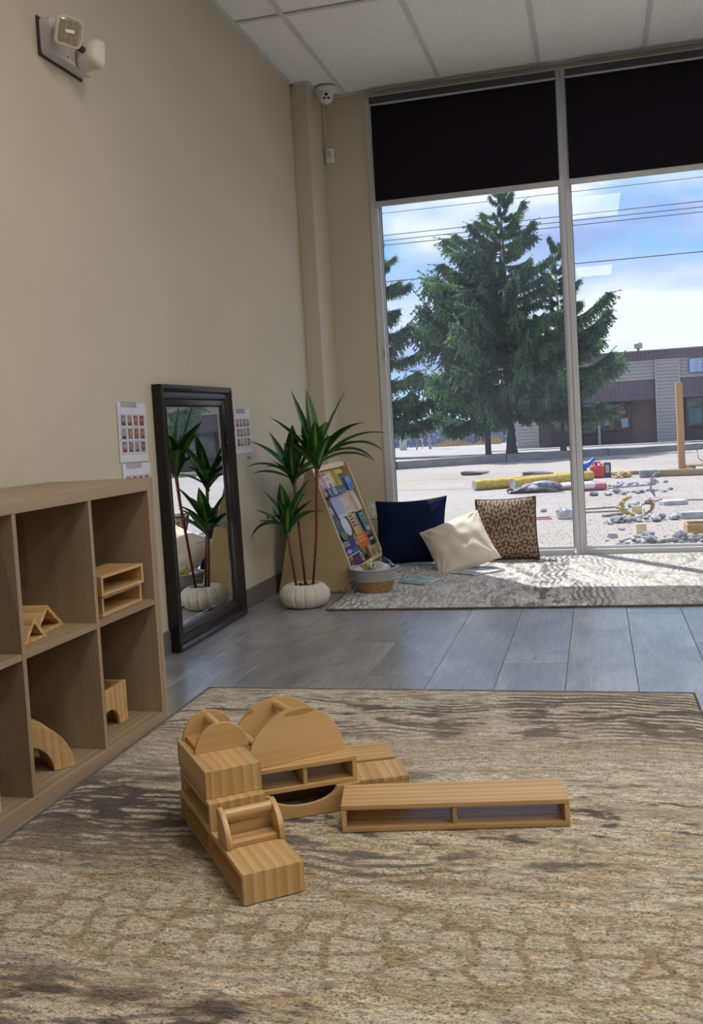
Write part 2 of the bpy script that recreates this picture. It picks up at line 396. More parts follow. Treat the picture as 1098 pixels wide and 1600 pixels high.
# ------------------------------------------------------------------ windows
blind_m = pm('black_blind_fabric', (0.011, 0.010, 0.014), 0.85, 0.15, 90, 0.2, bscale=600, bdist=0.001, spec=0.15)
cass_m = pm('blind_cassette_charcoal', (0.040, 0.040, 0.045), 0.5, 0.05)
rail_m = pm('blind_rail_silver', (0.45, 0.46, 0.48), 0.35, 0.04, metal=0.3)
pane_m = glass('window_glass', (0.985, 0.992, 0.992), 0.0, 0.28, 0.018)
NW = 4; PWID = (WX1-WX0)/NW
for k in range(NW):
    x0 = WX0+k*PWID; x1 = x0+PWID
    fm = MB(); z0, z1 = 0.0, 2.96; yc = YW+0.035
    hw = 0.024
    xl = x0 + (0.0 if k == 0 else 0); 
    fw_l = 0.050 if k == 0 else hw; fw_r = 0.050 if k == NW-1 else hw
    fm.box((x0+fw_l/2+0.0005, yc, (z0+z1)/2), (fw_l-0.001, 0.09, z1-z0)); fm.box((x1-fw_r/2-0.0005, yc, (z0+z1)/2), (fw_r-0.001, 0.09, z1-z0))
    fm.box(((x0+x1)/2, yc, z0+0.018), (PWID-fw_l-fw_r, 0.09, 0.036)); fm.box(((x0+x1)/2, yc, z1-0.02), (PWID-fw_l-fw_r, 0.09, 0.04))
    w = struct(fm.obj('window_%d' % (k+1), alu, None, bevel=0.003))
    # inner glazing stops, dark gasket and the pane
    st = MB(); a, bb_ = x0+fw_l, x1-fw_r
    for xx in (a+0.006, bb_-0.006): st.box((xx, YW+0.030, 1.49), (0.012, 0.02, 2.9))
    st.box(((a+bb_)/2, YW+0.030, 0.045), (bb_-a-0.024, 0.02, 0.016))
    st.obj('glazing_bead', alu, w, bevel=0.002)
    gk = MB()
    for xx in (a+0.014, bb_-0.014): gk.box((xx, YW+0.036, 1.49), (0.004, 0.012, 2.87))
    gk.obj('gasket', alu_d, w)
    MB().box(((a+bb_)/2, YW+0.044, 1.49), (bb_-a-0.002, 0.006, 2.9)).obj('pane', pane_m, w)
    # roller blind
    ba, bb2 = x0+(0.04 if k == 0 else 0.026), x1-0.022
    desc = ['leftmost black roller blind, beside the beige wall and camera', 'second black roller blind from the left, right of the thin mullion', 'third black roller blind from the left, out past the frame', 'fourth black roller blind from the left, by the far side wall'][k]
    bl = thing('roller_blind', desc, 'blind', ((ba+bb2)/2, YW-0.045, 2.95), group='black roller blinds')
    W = bb2-ba
    MB().box((0, 0, -0.028), (W, 0.055, 0.048)).obj('cassette', cass_m, bl, bevel=0.003)
    cc_ = MB(); cc_.box((0, -0.0285, -0.0035), (W+0.004, 0.004, 0.006)); cc_.box((0, -0.0285, -0.0545), (W+0.004, 0.004, 0.008)); cc_.box((-W/2, -0.0285, -0.029), (0.006, 0.004, 0.045)); cc_.box((W/2, -0.0285, -0.029), (0.006, 0.004, 0.045))
    cc_.obj('cassette_edge', rail_m, bl)
    MB().box((0, 0, -0.355), (W-0.012, 0.002, 0.60)).obj('blind_fabric', blind_m, bl)
    MB().box((0, 0, -0.668), (W-0.006, 0.014, 0.036)).obj('bottom_rail', rail_m, bl, bevel=0.004)
# small window latch on the left jamb
lt = thing('window_latch', 'small silver latch on the left window jamb beside the tree view', 'latch', (0.437, YW-0.012, 1.33))
MB().box((0, 0, 0), (0.012, 0.014, 0.09)).obj('latch_plate', alu, lt, bevel=0.003)
MB().box((0, -0.012, 0.01), (0.010, 0.012, 0.04)).obj('latch_lever', pm('latch_grey', (0.3, 0.3, 0.32), 0.3, metal=0.6), lt, bevel=0.003)

# ================================================================== fixtures on the walls
ew = pm('fixture_white', (0.56, 0.52, 0.53), 0.42, 0.03, 4)
ew2 = pm('lamp_rim_ivory', (0.68, 0.64, 0.56), 0.4, 0.03)
reflm = pm('reflector_silver', (0.36, 0.34, 0.28), 0.25, 0.2, 60, metal=0.6)
em = thing('emergency_light', 'white two-headed emergency light high on the beige left wall', 'emergency light', (0, 0.235, 2.245))
bd = MB(); bd.prism([(-0.045, -0.060), (0.205, -0.060), (0.215, -0.05), (0.215, 0.045), (0.200, 0.06), (-0.045, 0.06), (-0.055, 0.05), (-0.055, -0.05)], 0.006, 0.052, ('y', 'z', 'x'))
bd.obj('housing', ew, em, bevel=0.006)
MB().box((0.004, 0.08, 0), (0.006, 0.278, 0.128)).obj('back_plate', pm('dark_gap', (0.05, 0.04, 0.035), 0.8), em)
MB().box((0.054, 0.12, -0.012), (0.006, 0.11, 0.06)).obj('cover_panel', ew, em, bevel=0.002)
MB().lathe([(0.004, 0), (0.004, 0.003)], 12).obj('status_lamp', pm('red_led', (0.75, 0.12, 0.12), 0.3), em, (0.052, 0.045, -0.045), (0, PI/2, 0))
def lamp_head(loc, dirv, spin, sc_=1.0):
    q = Vector(dirv).to_track_quat('Z', 'Y').to_euler()
    hd = bpy.data.objects.new('lamp_head', None); COL.objects.link(hd); hd.parent = em; hd.location = loc; hd.rotation_euler = q; hd.scale = (sc_,)*3
    n = 40
    def sq(a, z):
        c_, s_ = abs(math.cos(a+spin)), abs(math.sin(a+spin))
        return 1.0/((c_**5+s_**5)**0.2)
    MB().lathe([(0.015, -0.05), (0.032, -0.045), (0.047, -0.028), (0.053, -0.006), (0.054, 0.006), (0.050, 0.010), (0.046, 0.006)], n, wob=sq).obj('lamp_shell', ew2, hd, smooth=True, angle=50)
    rf = MB()
    for i in range(3):
        for j in range(4):
            cx, cyy = (i-1)*0.027, (j-1.5)*0.0205
            cs, sn = math.cos(-spin), math.sin(-spin)
            rf.lathe([(0.0125, 0.0065), (0.009, 0.000), (0.004, -0.005)], 8, (cx*cs-cyy*sn, cx*sn+cyy*cs, 0.003), cap=True)
    rf.obj('reflector_cell', reflm, hd)
    MB().lathe([(0.047, 0.009), (0.040, 0.0115)], n, wob=sq).obj('lens', glass('lamp_lens', (0.93, 0.91, 0.85), 0.1, 1.5), hd)
    MB().box((0.0, 0.002, 0.0135), (0.036, 0.012, 0.002), Matrix.Rotation(-spin+0.1, 3, 'Z')).obj('bulb', pm('bulb_white', (0.85, 0.83, 0.74), 0.3), hd)
    MB().tube([(0, 0, -0.048), (0, 0, -0.07)], 0.012, 12).obj('swivel', pm('black_swivel', (0.02, 0.02, 0.02), 0.4), hd)
lamp_head((0.115, -0.052, -0.006), (0.72, -0.62, -0.30), 0.12, 0.86)
lamp_head((0.100, 0.125, -0.020), (0.16, 0.98, -0.10), 0.0, 0.95)

cm = thing('security_camera', 'white dome security camera under the ceiling by the wall column', 'camera', (0.192, 3.22, H-0.006))
MB().lathe([(0.064, 0), (0.064, -0.016), (0.060, -0.022), (0.048, -0.032), (0.0, -0.036)][::1], 32, cap=False).obj('mount', outlet_w, cm, smooth=True, angle=40)
hd = MB()
prof = [(0.001, 0.046)] + [(0.046*math.sin(R(a)), 0.046*math.cos(R(a))) for a in range(15, 180, 15)] + [(0.001, -0.046)]
hd.lathe(prof, 32).obj('camera_ball', outlet_w, cm, (0, -0.004, -0.052), smooth=True)
fq = (CAM+Vector((0.3, 0, 0.3)) - Vector((0.192, 3.22, 2.94))).normalized().to_track_quat('Z', 'Y').to_euler()
fp = bpy.data.objects.new('face_plate', None); COL.objects.link(fp); fp.parent = cm; fp.location = (0, -0.004, -0.052); fp.rotation_euler = fq
MB().lathe([(0.030, 0.036), (0.030, 0.042), (0.002, 0.046)], 28, cap=False).obj('face', outlet_w, fp, smooth=True, angle=40)
blk = pm('black_lens', (0.01, 0.01, 0.012), 0.12)
for (a, bq, r_) in ((0.0, 0.012, 0.010), (-0.012, -0.009, 0.0075), (0.012, -0.009, 0.0075)):
    MB().lathe([(r_, 0.043), (r_, 0.0475), (0.001, 0.049)], 16, (a, bq, 0), cap=False).obj('camera_lens', blk, fp, smooth=True, angle=40)

sn = thing('motion_sensor', 'small white motion sensor box on the beige wall beside the column', 'sensor', (0.146, YW, 2.63))
MB().prism([(-0.028, 0), (0.028, 0), (0.030, -0.012), (0.020, -0.030), (-0.020, -0.030), (-0.030, -0.012)], -0.045, 0.045, ('x', 'y', 'z')).obj('sensor_case', outlet_w, sn, bevel=0.006)
MB().box((0.002, -0.031, 0.008), (0.026, 0.003, 0.036)).obj('sensor_lens', pm('sensor_lens_grey', (0.50, 0.50, 0.52), 0.35), sn, bevel=0.001)
MB().tube([(-0.020, -0.003, 0.045), (-0.024, -0.003, 0.2), (-0.026, -0.003, 0.365)], 0.0025, 6).obj('cable', outlet_w, sn)

ol = thing('wall_outlet', 'beige wall outlet low on the window wall behind the bookshelf', 'outlet', (0.295, YW, 0.325))
MB().box((0, -0.003, 0), (0.075, 0.006, 0.118)).obj('cover_plate', pm('outlet_beige', (0.62, 0.58, 0.50), 0.4, 0.02), ol, bevel=0.003)
for s_ in (-1, 1):
    MB().lathe([(0.016, 0), (0.016, 0.003), (0.014, 0.004)], 20).obj('socket', outlet_w, ol, (0, -0.006, s_*0.024), (PI/2, 0, 0))

# ------------------------------------------------------------------ photo sheets on the wall
paper_m = pm('laminated_paper', (0.66, 0.66, 0.74), 0.22, 0.05, 12, 0.15, bscale=9, bdist=0.004)
paper_line = pm('sheet_grid_line', (0.30, 0.31, 0.42), 0.4)
tape_m = glass('clear_tape', (0.93, 0.93, 0.93), 0.15, 2.5)
pic_cols = [(0.30, 0.20, 0.20), (0.42, 0.34, 0.30), (0.45, 0.05, 0.10), (0.20, 0.06, 0.06), (0.45, 0.38, 0.24), (0.30, 0.22, 0.16), (0.33, 0.13, 0.08), (0.45, 0.15, 0.04), (0.30, 0.12, 0.11), (0.27, 0.22, 0.26), (0.38, 0.36, 0.42), (0.14, 0.05, 0.06)]
def picmat(i, col):
    m, t, b = nt('portrait_print_%d' % i)
    tc = N(t, 'ShaderNodeTexCoord'); g = tc.outputs['Generated']
    sp = N(t, 'ShaderNodeSeparateXYZ'); L(t, g, sp.inputs[0])
    dx = math_node(t, 'MULTIPLY', math_node(t, 'SUBTRACT', sp.outputs['Y'], 0.5), 2.2)
    dz = math_node(t, 'MULTIPLY', math_node(t, 'SUBTRACT', sp.outputs['Z'], 0.60), 3.0)
    d_ = math_node(t, 'SQRT', math_node(t, 'ADD', math_node(t, 'MULTIPLY', dx, dx), math_node(t, 'MULTIPLY', dz, dz)))
    face = math_node(t, 'LESS_THAN', d_, 0.5+0.1*(i % 3))
    c = mixc(t, face, col, (0.50, 0.30, 0.22) if i % 4 else (0.55, 0.5, 0.5))
    low = math_node(t, 'LESS_THAN', sp.outputs['Z'], 0.28)
    c = mixc(t, low, c, tuple(x*0.6 for x in pic_cols[(i*5+3) % 12]))
    c = mixc(t, 0.5, c, mixc(t, noise(t, g, 9, 2), (0.1, 0.07, 0.07), (0.7, 0.6, 0.55)), 'MULTIPLY')
    L(t, c, b.inputs['Base Color']); b.inputs['Roughness'].default_value = 0.3
    return m
pmats = [picmat(i, c) for i, c in enumerate(pic_cols)]
def sheet(label, y0, z1, w, h, tilt=0.0, ncol=4, nrow=3, seed=0, top=0.045):
    o = thing('picture_sheet', label, 'poster', (0.003, y0+w/2, z1-h/2), group='laminated picture sheets on the left wall', rot=(tilt, 0, 0))
    MB().box((0, 0, 0), (0.0022, w, h)).obj('sheet', paper_m, o)
    cw = (w-0.03)/ncol; rh = (h-top-0.03)/nrow
    ln = MB()
    for i in range(ncol+1): ln.box((0.0013, -w/2+0.015+i*cw, -0.5*(top-0.03)), (0.0004, 0.0016, nrow*rh))
    for j in range(nrow+1): ln.box((0.0013, 0, h/2-top-j*rh), (0.0004, w-0.03, 0.0018))
    ln.obj('printed_grid', paper_line, o)
    for j in range(nrow):
        for i in range(ncol):
            MB().box((0, 0, 0), (0.0008, cw*0.66, rh*0.78)).obj('picture', pmats[(i+j*4+seed) % 12], o, (0.0017, -w/2+0.015+(i+0.5)*cw, h/2-top-(j+0.46)*rh))
    MB().box((0.0024, -w*0.12, h/2-0.008), (0.0008, w*0.55, 0.022)).obj('tape', tape_m, o)
    return o
sheet('laminated sheet of twelve small portraits between cabinet top and black mirror', 0.545, 1.030, 0.235, 0.228, -0.02)
sheet('laminated picture sheet half hidden behind the cabinet top, left of the mirror', 0.555, 0.795, 0.235, 0.228, -0.02, seed=5)
sheet('laminated picture sheet just right of the black mirror, above the plant leaf', 1.76, 1.003, 0.225, 0.222, 0.01, seed=7)
hk = thing('clear_hook', 'clear plastic adhesive hook on wall right of the mirror', 'hook', (0.004, 1.93, 0.755))
MB().box((0, 0, 0), (0.004, 0.05, 0.02)).obj('hook_plate', glass('clear_plastic', (0.9, 0.9, 0.88), 0.05, 2.0), hk, bevel=0.002)
MB().tube([(0.002, -0.1, -0.004), (0.012, -0.03, -0.014), (0.014, 0.03, -0.012), (0.004, 0.08, 0.004)], 0.003, 8).obj('hook_strip', glass('clear_plastic_2', (0.9, 0.9, 0.88), 0.05, 2.5), hk)

# ================================================================== cube storage cabinet
oak_f = wood('oak_effect_foil', (0.235, 0.158, 0.095), (0.36, 0.262, 0.17), 0, 0.5, 0.8)
cab = thing('storage_cabinet', 'light oak cube storage cabinet along the left wall', 'cabinet', (0.3926, 0, 0), -0.02)
CD, CH, CT, CIN, CDV = 0.372, 0.77, 0.038, 0.334, 0.016
ncols = 3
CW = 2*CT + ncols*CIN + (ncols-1)*CDV
board('top_panel', oak_f, (-CD/2, -(CW+CT)/2, CH-CT/2), (CD, CW-CT, CT), cab, 'y')
board('bottom_panel', oak_f, (-CD/2, -CW/2, CT/2), (CD, CW-2*CT, CT), cab, 'y')
board('side_panel', oak_f, (-CD/2, -CT/2, CH/2), (CD, CT, CH), cab, 'z')
board('side_panel', oak_f, (-CD/2, -CW+CT/2, CH/2-CT/2), (CD, CT, CH-CT), cab, 'z')
cell = []
yy = -CT
for k in range(ncols):
    cell.append((yy-CIN, yy)); 
    board('shelf', oak_f, (-CD/2-0.001, yy-CIN/2, 0.385), (CD-0.002, CIN, CDV), cab, 'y', 0.001)
    if k < ncols-1: board('divider', oak_f, (-CD/2-0.0005, yy-CIN-CDV/2, CH/2), (CD-0.001, CDV, CH-2*CT), cab, 'z', 0.001)
    yy -= CIN+CDV

# ================================================================== wooden hollow blocks
pine = wood('pine_block', (0.40, 0.23, 0.085), (0.62, 0.41, 0.19), 0.020, 0.36, 1.0, 0.05)
pine_p = wood('pine_plain', (0.38, 0.215, 0.08), (0.63, 0.42, 0.20), 0, 0.36, 0.75)
U, WB, BT = 0.060, 0.123, 0.011
def hollow(label, loc, rz, length, mid=True, group='wooden building blocks on the rug', depth=WB, h=U, strips=True):
    """long hollow block: origin at one bottom corner, length along +x, depth along +y, open on both long sides"""
    o = thing('hollow_block', label, 'wooden block', loc, rz, group)
    board('top_board', pine, (length/2, depth/2, h-BT/2), (length, depth, BT), o, 'x')
    board('bottom_board', pine, (length/2, depth/2, BT/2), (length-0.0005, depth-0.0005, BT), o, 'x')
    for xx in (BT/2, length-BT/2):
        board('end_board', pine, (xx, depth/2, h/2), (BT, depth-0.0008, h-2*BT), o, 'z')
    if mid: board('middle_board', pine_p, (length/2, depth/2, h/2), (BT*0.9, depth-0.006, h-2*BT), o, 'z')
    return o
Z0 = 0.0145
# end-first long block: local x runs away from the camera. r=(.79,.613), a=(-.613,.79)
aang = math.atan2(0.79, -0.613)
def endfirst(label, nl, z, length, ang=aang, mid=True):
    """near-left corner nl; block runs away along ang; local +y points to its left, so origin sits at near-right corner"""
    r_ = Vector((math.sin(ang), -math.cos(ang), 0))
    o = hollow(label, (nl[0]+r_.x*WB, nl[1]+r_.y*WB, z), ang, length, mid)
    # end faces shown as glued vertical strips
    return o
def solid_end(o, length):
    for ch in list(o.children):
        if ch.name.startswith('end_board') and ch.location.x < 0.02:
            bpy.data.objects.remove(ch)
    board('end_board', pine, (BT/2-0.0003, WB/2, U/2), (BT, WB, U-0.0006), o, 'zy' if False else 'z')
A = endfirst('long wooden block lowest of the left stack, its near end on the rug', (1.065, -1.125), Z0, 0.492)
solid_end(A, 0.492)
Bk = endfirst('short wooden block in the middle of the left stack', (0.931, -0.955), Z0+U, 0.246, mid=False)
solid_end(Bk, 0.246)
Ck = endfirst('short wooden block on top of the left stack, under a half round', (0.918, -0.934), Z0+2*U, 0.246, mid=False)
solid_end(Ck, 0.246)
for yy_ in (BT*0.35+0.0006, WB-BT*0.35-0.0006): board('side_board', pine_p, (0.123, yy_, U/2), (0.246-2*BT-0.001, BT*0.7, U-2*BT-0.0005), Ck, 'x')
# long block on the right, lying across
hollow('long hollow wooden block with two openings, lying alone at the right', (1.166, -0.786, Z0), math.atan2(0.19, 0.982), 0.492)
# F frame on G arch block
fang = math.atan2(0.51, 0.86)
fo = Vector((1.169, -0.639)) - Vector((math.cos(fang), math.sin(fang)))*0.246
hollow('short hollow wooden block under the big half-moon disc pair', (fo.x, fo.y, Z0+U), fang, 0.246)
def arch_poly(L_, h, r, cx, n=20, rz_=1.0):
    pts = [(0, 0), (L_, 0), (L_, h), (cx+r, h)]
    for i in range(1, n): 
        a = PI*i/n; pts.append((cx+r*math.cos(a), h-r*rz_*math.sin(a)))
    pts += [(cx-r, h), (0, h)]
    return pts
G = thing('arch_block', 'wooden bridge block with scooped side panel, lowest in the middle stack', 'wooden block', (fo.x+0.006, fo.y-0.004, Z0), fang, 'wooden building blocks on the rug')
for yy_ in (0, WB-BT):
    MB().prism(arch_poly(0.246, U-0.0005, 0.078, 0.112, rz_=0.42), yy_, yy_+BT, ('x', 'z', 'y')).obj('side_panel', pine_p, G, bevel=0.001)
for xx in (BT/2, 0.246-BT/2): board('end_board', pine_p, (xx, WB/2, U/2), (BT, WB-2*BT, U-0.0005), G, 'z')
# back blocks
b1 = math.atan2(0.39, 0.92)
def solid_block(label, nr, z, w, d_, ang, h=U):
    o = thing('flat_block', label, 'wooden block', (nr[0]-math.cos(ang)*w, nr[1]-math.sin(ang)*w, z), ang, 'wooden building blocks on the rug')
    board('top_board', pine, (w/2, d_/2, h-BT/2), (w, d_, BT), o, 'y')
    board('front_board', pine, (w/2, BT/2, (h-BT)/2), (w, BT, h-BT), o, 'x')
    board('back_board', pine, (w/2, d_-BT/2, (h-BT)/2), (w, BT, h-BT), o, 'x')
    return o
solid_block('small square wooden block right behind the alone lying long block', (1.281, -0.589), Z0, 0.123, 0.118, b1)
o = thing('flat_block', 'small square wooden block, farthest back of all blocks on the rug', 'wooden block', (1.223-math.cos(b1)*0.123, -0.468-math.sin(b1)*0.123, Z0), b1, 'wooden building blocks on the rug')
board('top_board', pine, (0.0615, 0.059, U-BT/2-0.001), (0.123, 0.116, BT), o, 'x'); board('front_board', pine, (0.0615, BT/2, (U-BT)/2), (0.123, BT, U-BT), o, 'x'); board('back_board', pine, (0.0615, 0.116-BT/2, (U-BT)/2), (0.123, BT, U-BT), o, 'x')
hb = fo + Vector((-math.sin(fang), math.cos(fang)))*0.135 - Vector((math.cos(fang), math.sin(fang)))*0.045
hollow('short hollow wooden block half hidden behind the middle stack', (hb.x, hb.y, Z0), fang, 0.246)

def dowel(parent, loc, r, l_, name='dowel'):
    """round rod along the parent's y axis, grain lengthwise"""
    return MB().tube([(-l_/2, 0, 0), (l_/2, 0, 0)], r, 20).obj(name, pine_p, parent, loc, (0, 0, PI/2), smooth=True, angle=40)
def halfdisc(r, n=36, a0=0, a1=180, lift=0.0):
    pts = [(r*math.cos(R(a0+(a1-a0)*i/n)), r*math.sin(R(a0+(a1-a0)*i/n))+lift) for i in range(n+1)]
    return pts
def cradle(label, loc, rz, r, L_, dowels=(90,), base=True):
    """half-round: discs in the local xz plane at y=0 and y=L_, dowels between"""
    o = thing('half_round_block', label, 'wooden block', loc, rz, 'wooden building blocks on the rug')
    th = 0.009
    for y0 in (0, L_-th):
        MB().prism(halfdisc(r), -th/2, th/2, ('x', 'z', 'y')).obj('half_disc', pine_p, o, (0, y0+th/2, 0), bevel=0.0015)
    if base: board('base_board', pine_p, (0, L_/2, 0.005), (2*r-0.012, L_-2*th, 0.010), o, 'x')
    for a in dowels:
        rr = r-0.016
        dowel(o, (rr*math.cos(R(a)), L_/2, rr*math.sin(R(a))), 0.010, L_-2*th)
    return o
ra = math.atan2(0.613, 0.79)
# D1 on C: near disc base from (.853,-.832) to (.949,-.755)
cradle('small half-round block with one dowel, on top of the left stack', (0.903, -0.796, Z0+3*U), ra, 0.0615, 0.120)
# D3 large
d3 = math.atan2(0.70, 0.70)
p_r = Vector((1.131, -0.600)); c3 = p_r - Vector((math.cos(R(42)), math.sin(R(42))))*0.1225
cradle('large half-round block of two big discs joined by dowels', (c3.x, c3.y, Z0+2*U), R(42), 0.1225, 0.120, (90, 152, 28), base=False)
# D2 quarter round on A: discs face sideways, built as quarter discs
o = thing('quarter_round_block', 'small quarter-round block with one dowel, sitting low on the left stack', 'wooden block', (1.0, -1.035, Z0+U), aang, 'wooden building blocks on the rug')
rq = 0.066; th = 0.012
for y0 in (-th/2, -WB+th/2):
    MB().prism([(rq, 0)] + [(rq-rq*math.cos(R(a)), rq*math.sin(R(a))) for a in range(0, 91, 5)], -th/2, th/2, ('x', 'z', 'y')).obj('quarter_disc', pine_p, o, (0.0, y0, 0), bevel=0.002)
board('base_board', pine_p, (rq/2+0.004, -WB/2, 0.005), (rq-0.008, WB-2*th, 0.010), o, 'y')
board('back_board', pine_p, (rq-0.006, -WB/2, 0.020), (0.010, WB-2*th, 0.022), o, 'y')
dowel(o, (rq-0.014, -WB/2, rq-0.015), 0.0125, WB-2*th)

# blocks in the cabinet
def shelfbox(label, loc, rz):
    o = thing('hollow_block', label, 'wooden block', loc, rz, 'wooden blocks in the cabinet')
    l_, d_, h_ = 0.246, 0.123, 0.061
    board('top_board', pine_p, (-d_/2, l_/2, h_-BT/2), (d_, l_, BT*0.8), o, 'y'); board('bottom_board', pine_p, (-d_/2, l_/2, BT/2), (d_, l_, BT*0.8), o, 'y')
    for yy_ in (BT/2, l_-BT/2): board('end_board', pine_p, (-d_/2, yy_, h_/2), (d_-0.001, BT, h_-2*BT+0.004), o, 'z')
    return o
shelfbox('lower of two hollow blocks stacked in the upper right cubby', (0.366, -0.318, 0.3935), 0.0)
shelfbox('upper of two hollow blocks stacked in the upper right cubby', (0.378, -0.336, 0.4550), -0.03)
def tri(label, loc, w, h, d_, rz):
    o = thing('triangle_block', label, 'wooden block', loc, rz, 'wooden blocks in the cabinet')
    k = 0.20
    for s_ in (-1, 1):
        th_ = 0.010; nx, nz = h, w/2; q = math.hypot(nx, nz); nx, nz = nx/q, nz/q
        P = [(s_*w/2, 0), (0, h), (0, h-th_/nz), (s_*(w/2-th_/nx), 0)]
        MB().prism(P, -d_, 0, ('y', 'z', 'x')).obj('side_board', pine_p, o, bevel=0.001)
    MB().prism([(-w/2+0.012, 0.0), (w/2-0.012, 0.0), (w/2-0.018, 0.009), (-w/2+0.018, 0.009)], -d_+0.0005, -0.0005, ('y', 'z', 'x')).obj('base_board', pine_p, o, bevel=0.001)
    return o
tri('large hollow triangular block in the upper middle cubby', (0.300, -0.492, 0.3935), 0.19, 0.072, 0.20, 0.10)
tri('small hollow triangular block at the front of the upper middle cubby', (0.330, -0.604, 0.3935), 0.112, 0.060, 0.13, 0.0)
def arch(label, loc, rz, ro, ri, d_):
    o = thing('half_arch_block', label, 'wooden block', loc, rz, 'wooden blocks in the cabinet')
    P = [(ro*math.cos(R(a)), ro*math.sin(R(a))) for a in range(0, 103, 6)] + [(ri*math.cos(R(a)), ri*math.sin(R(a))) for a in range(102, -1, -6)]
    MB().prism(P, -d_, 0, ('y', 'z', 'x')).obj('arch_body', wood('arch_wood', (0.46, 0.27, 0.115), (0.62, 0.41, 0.20), 0.02), o, bevel=0.002)
    return o
arch('front curved arch block in the lower middle cubby', (0.276, -0.622, 0.0385), -0.708, 0.135, 0.080, 0.050)
arch('rear curved arch block, behind the front one in the lower middle cubby', (0.226, -0.580, 0.0385), -0.708, 0.135, 0.080, 0.050)
o = thing('arch_box_block', 'box block with half-round cutout in the lower right cubby', 'wooden block', (0.312, -0.113, 0.0385), 0.04, 'wooden blocks in the cabinet')
hh, ll = 0.122, 0.240
for xx in (0, -0.123+BT):
    P = [(0, 0), (0, hh), (-ll, hh), (-ll, 0)] + [(-ll/2-0.066*math.cos(R(a)), 0.060*math.sin(R(a))) for a in range(0, 181, 10)][::-1][::-1]
    P = [(0, 0), (0, hh), (-ll, hh), (-ll, 0)] + [(-ll/2-0.066*math.cos(R(a)), 0.060*math.sin(R(a))) for a in range(0, 181, 10)]
    MB().prism(P, xx-BT, xx, ('y', 'z', 'x')).obj('arch_panel', pine_p, o, bevel=0.0015)
for yy_ in (-BT/2, -ll+BT/2): board('side_board', pine_p, (-0.123/2, yy_, hh/2), (0.123-2*BT, BT, hh-0.001), o, 'z')
hollow('upright wooden block at the right edge of the lower left cubby', (0.225, -0.880, 0.0385), 0.02, 0.123, False, 'wooden blocks in the cabinet', 0.055, 0.118)

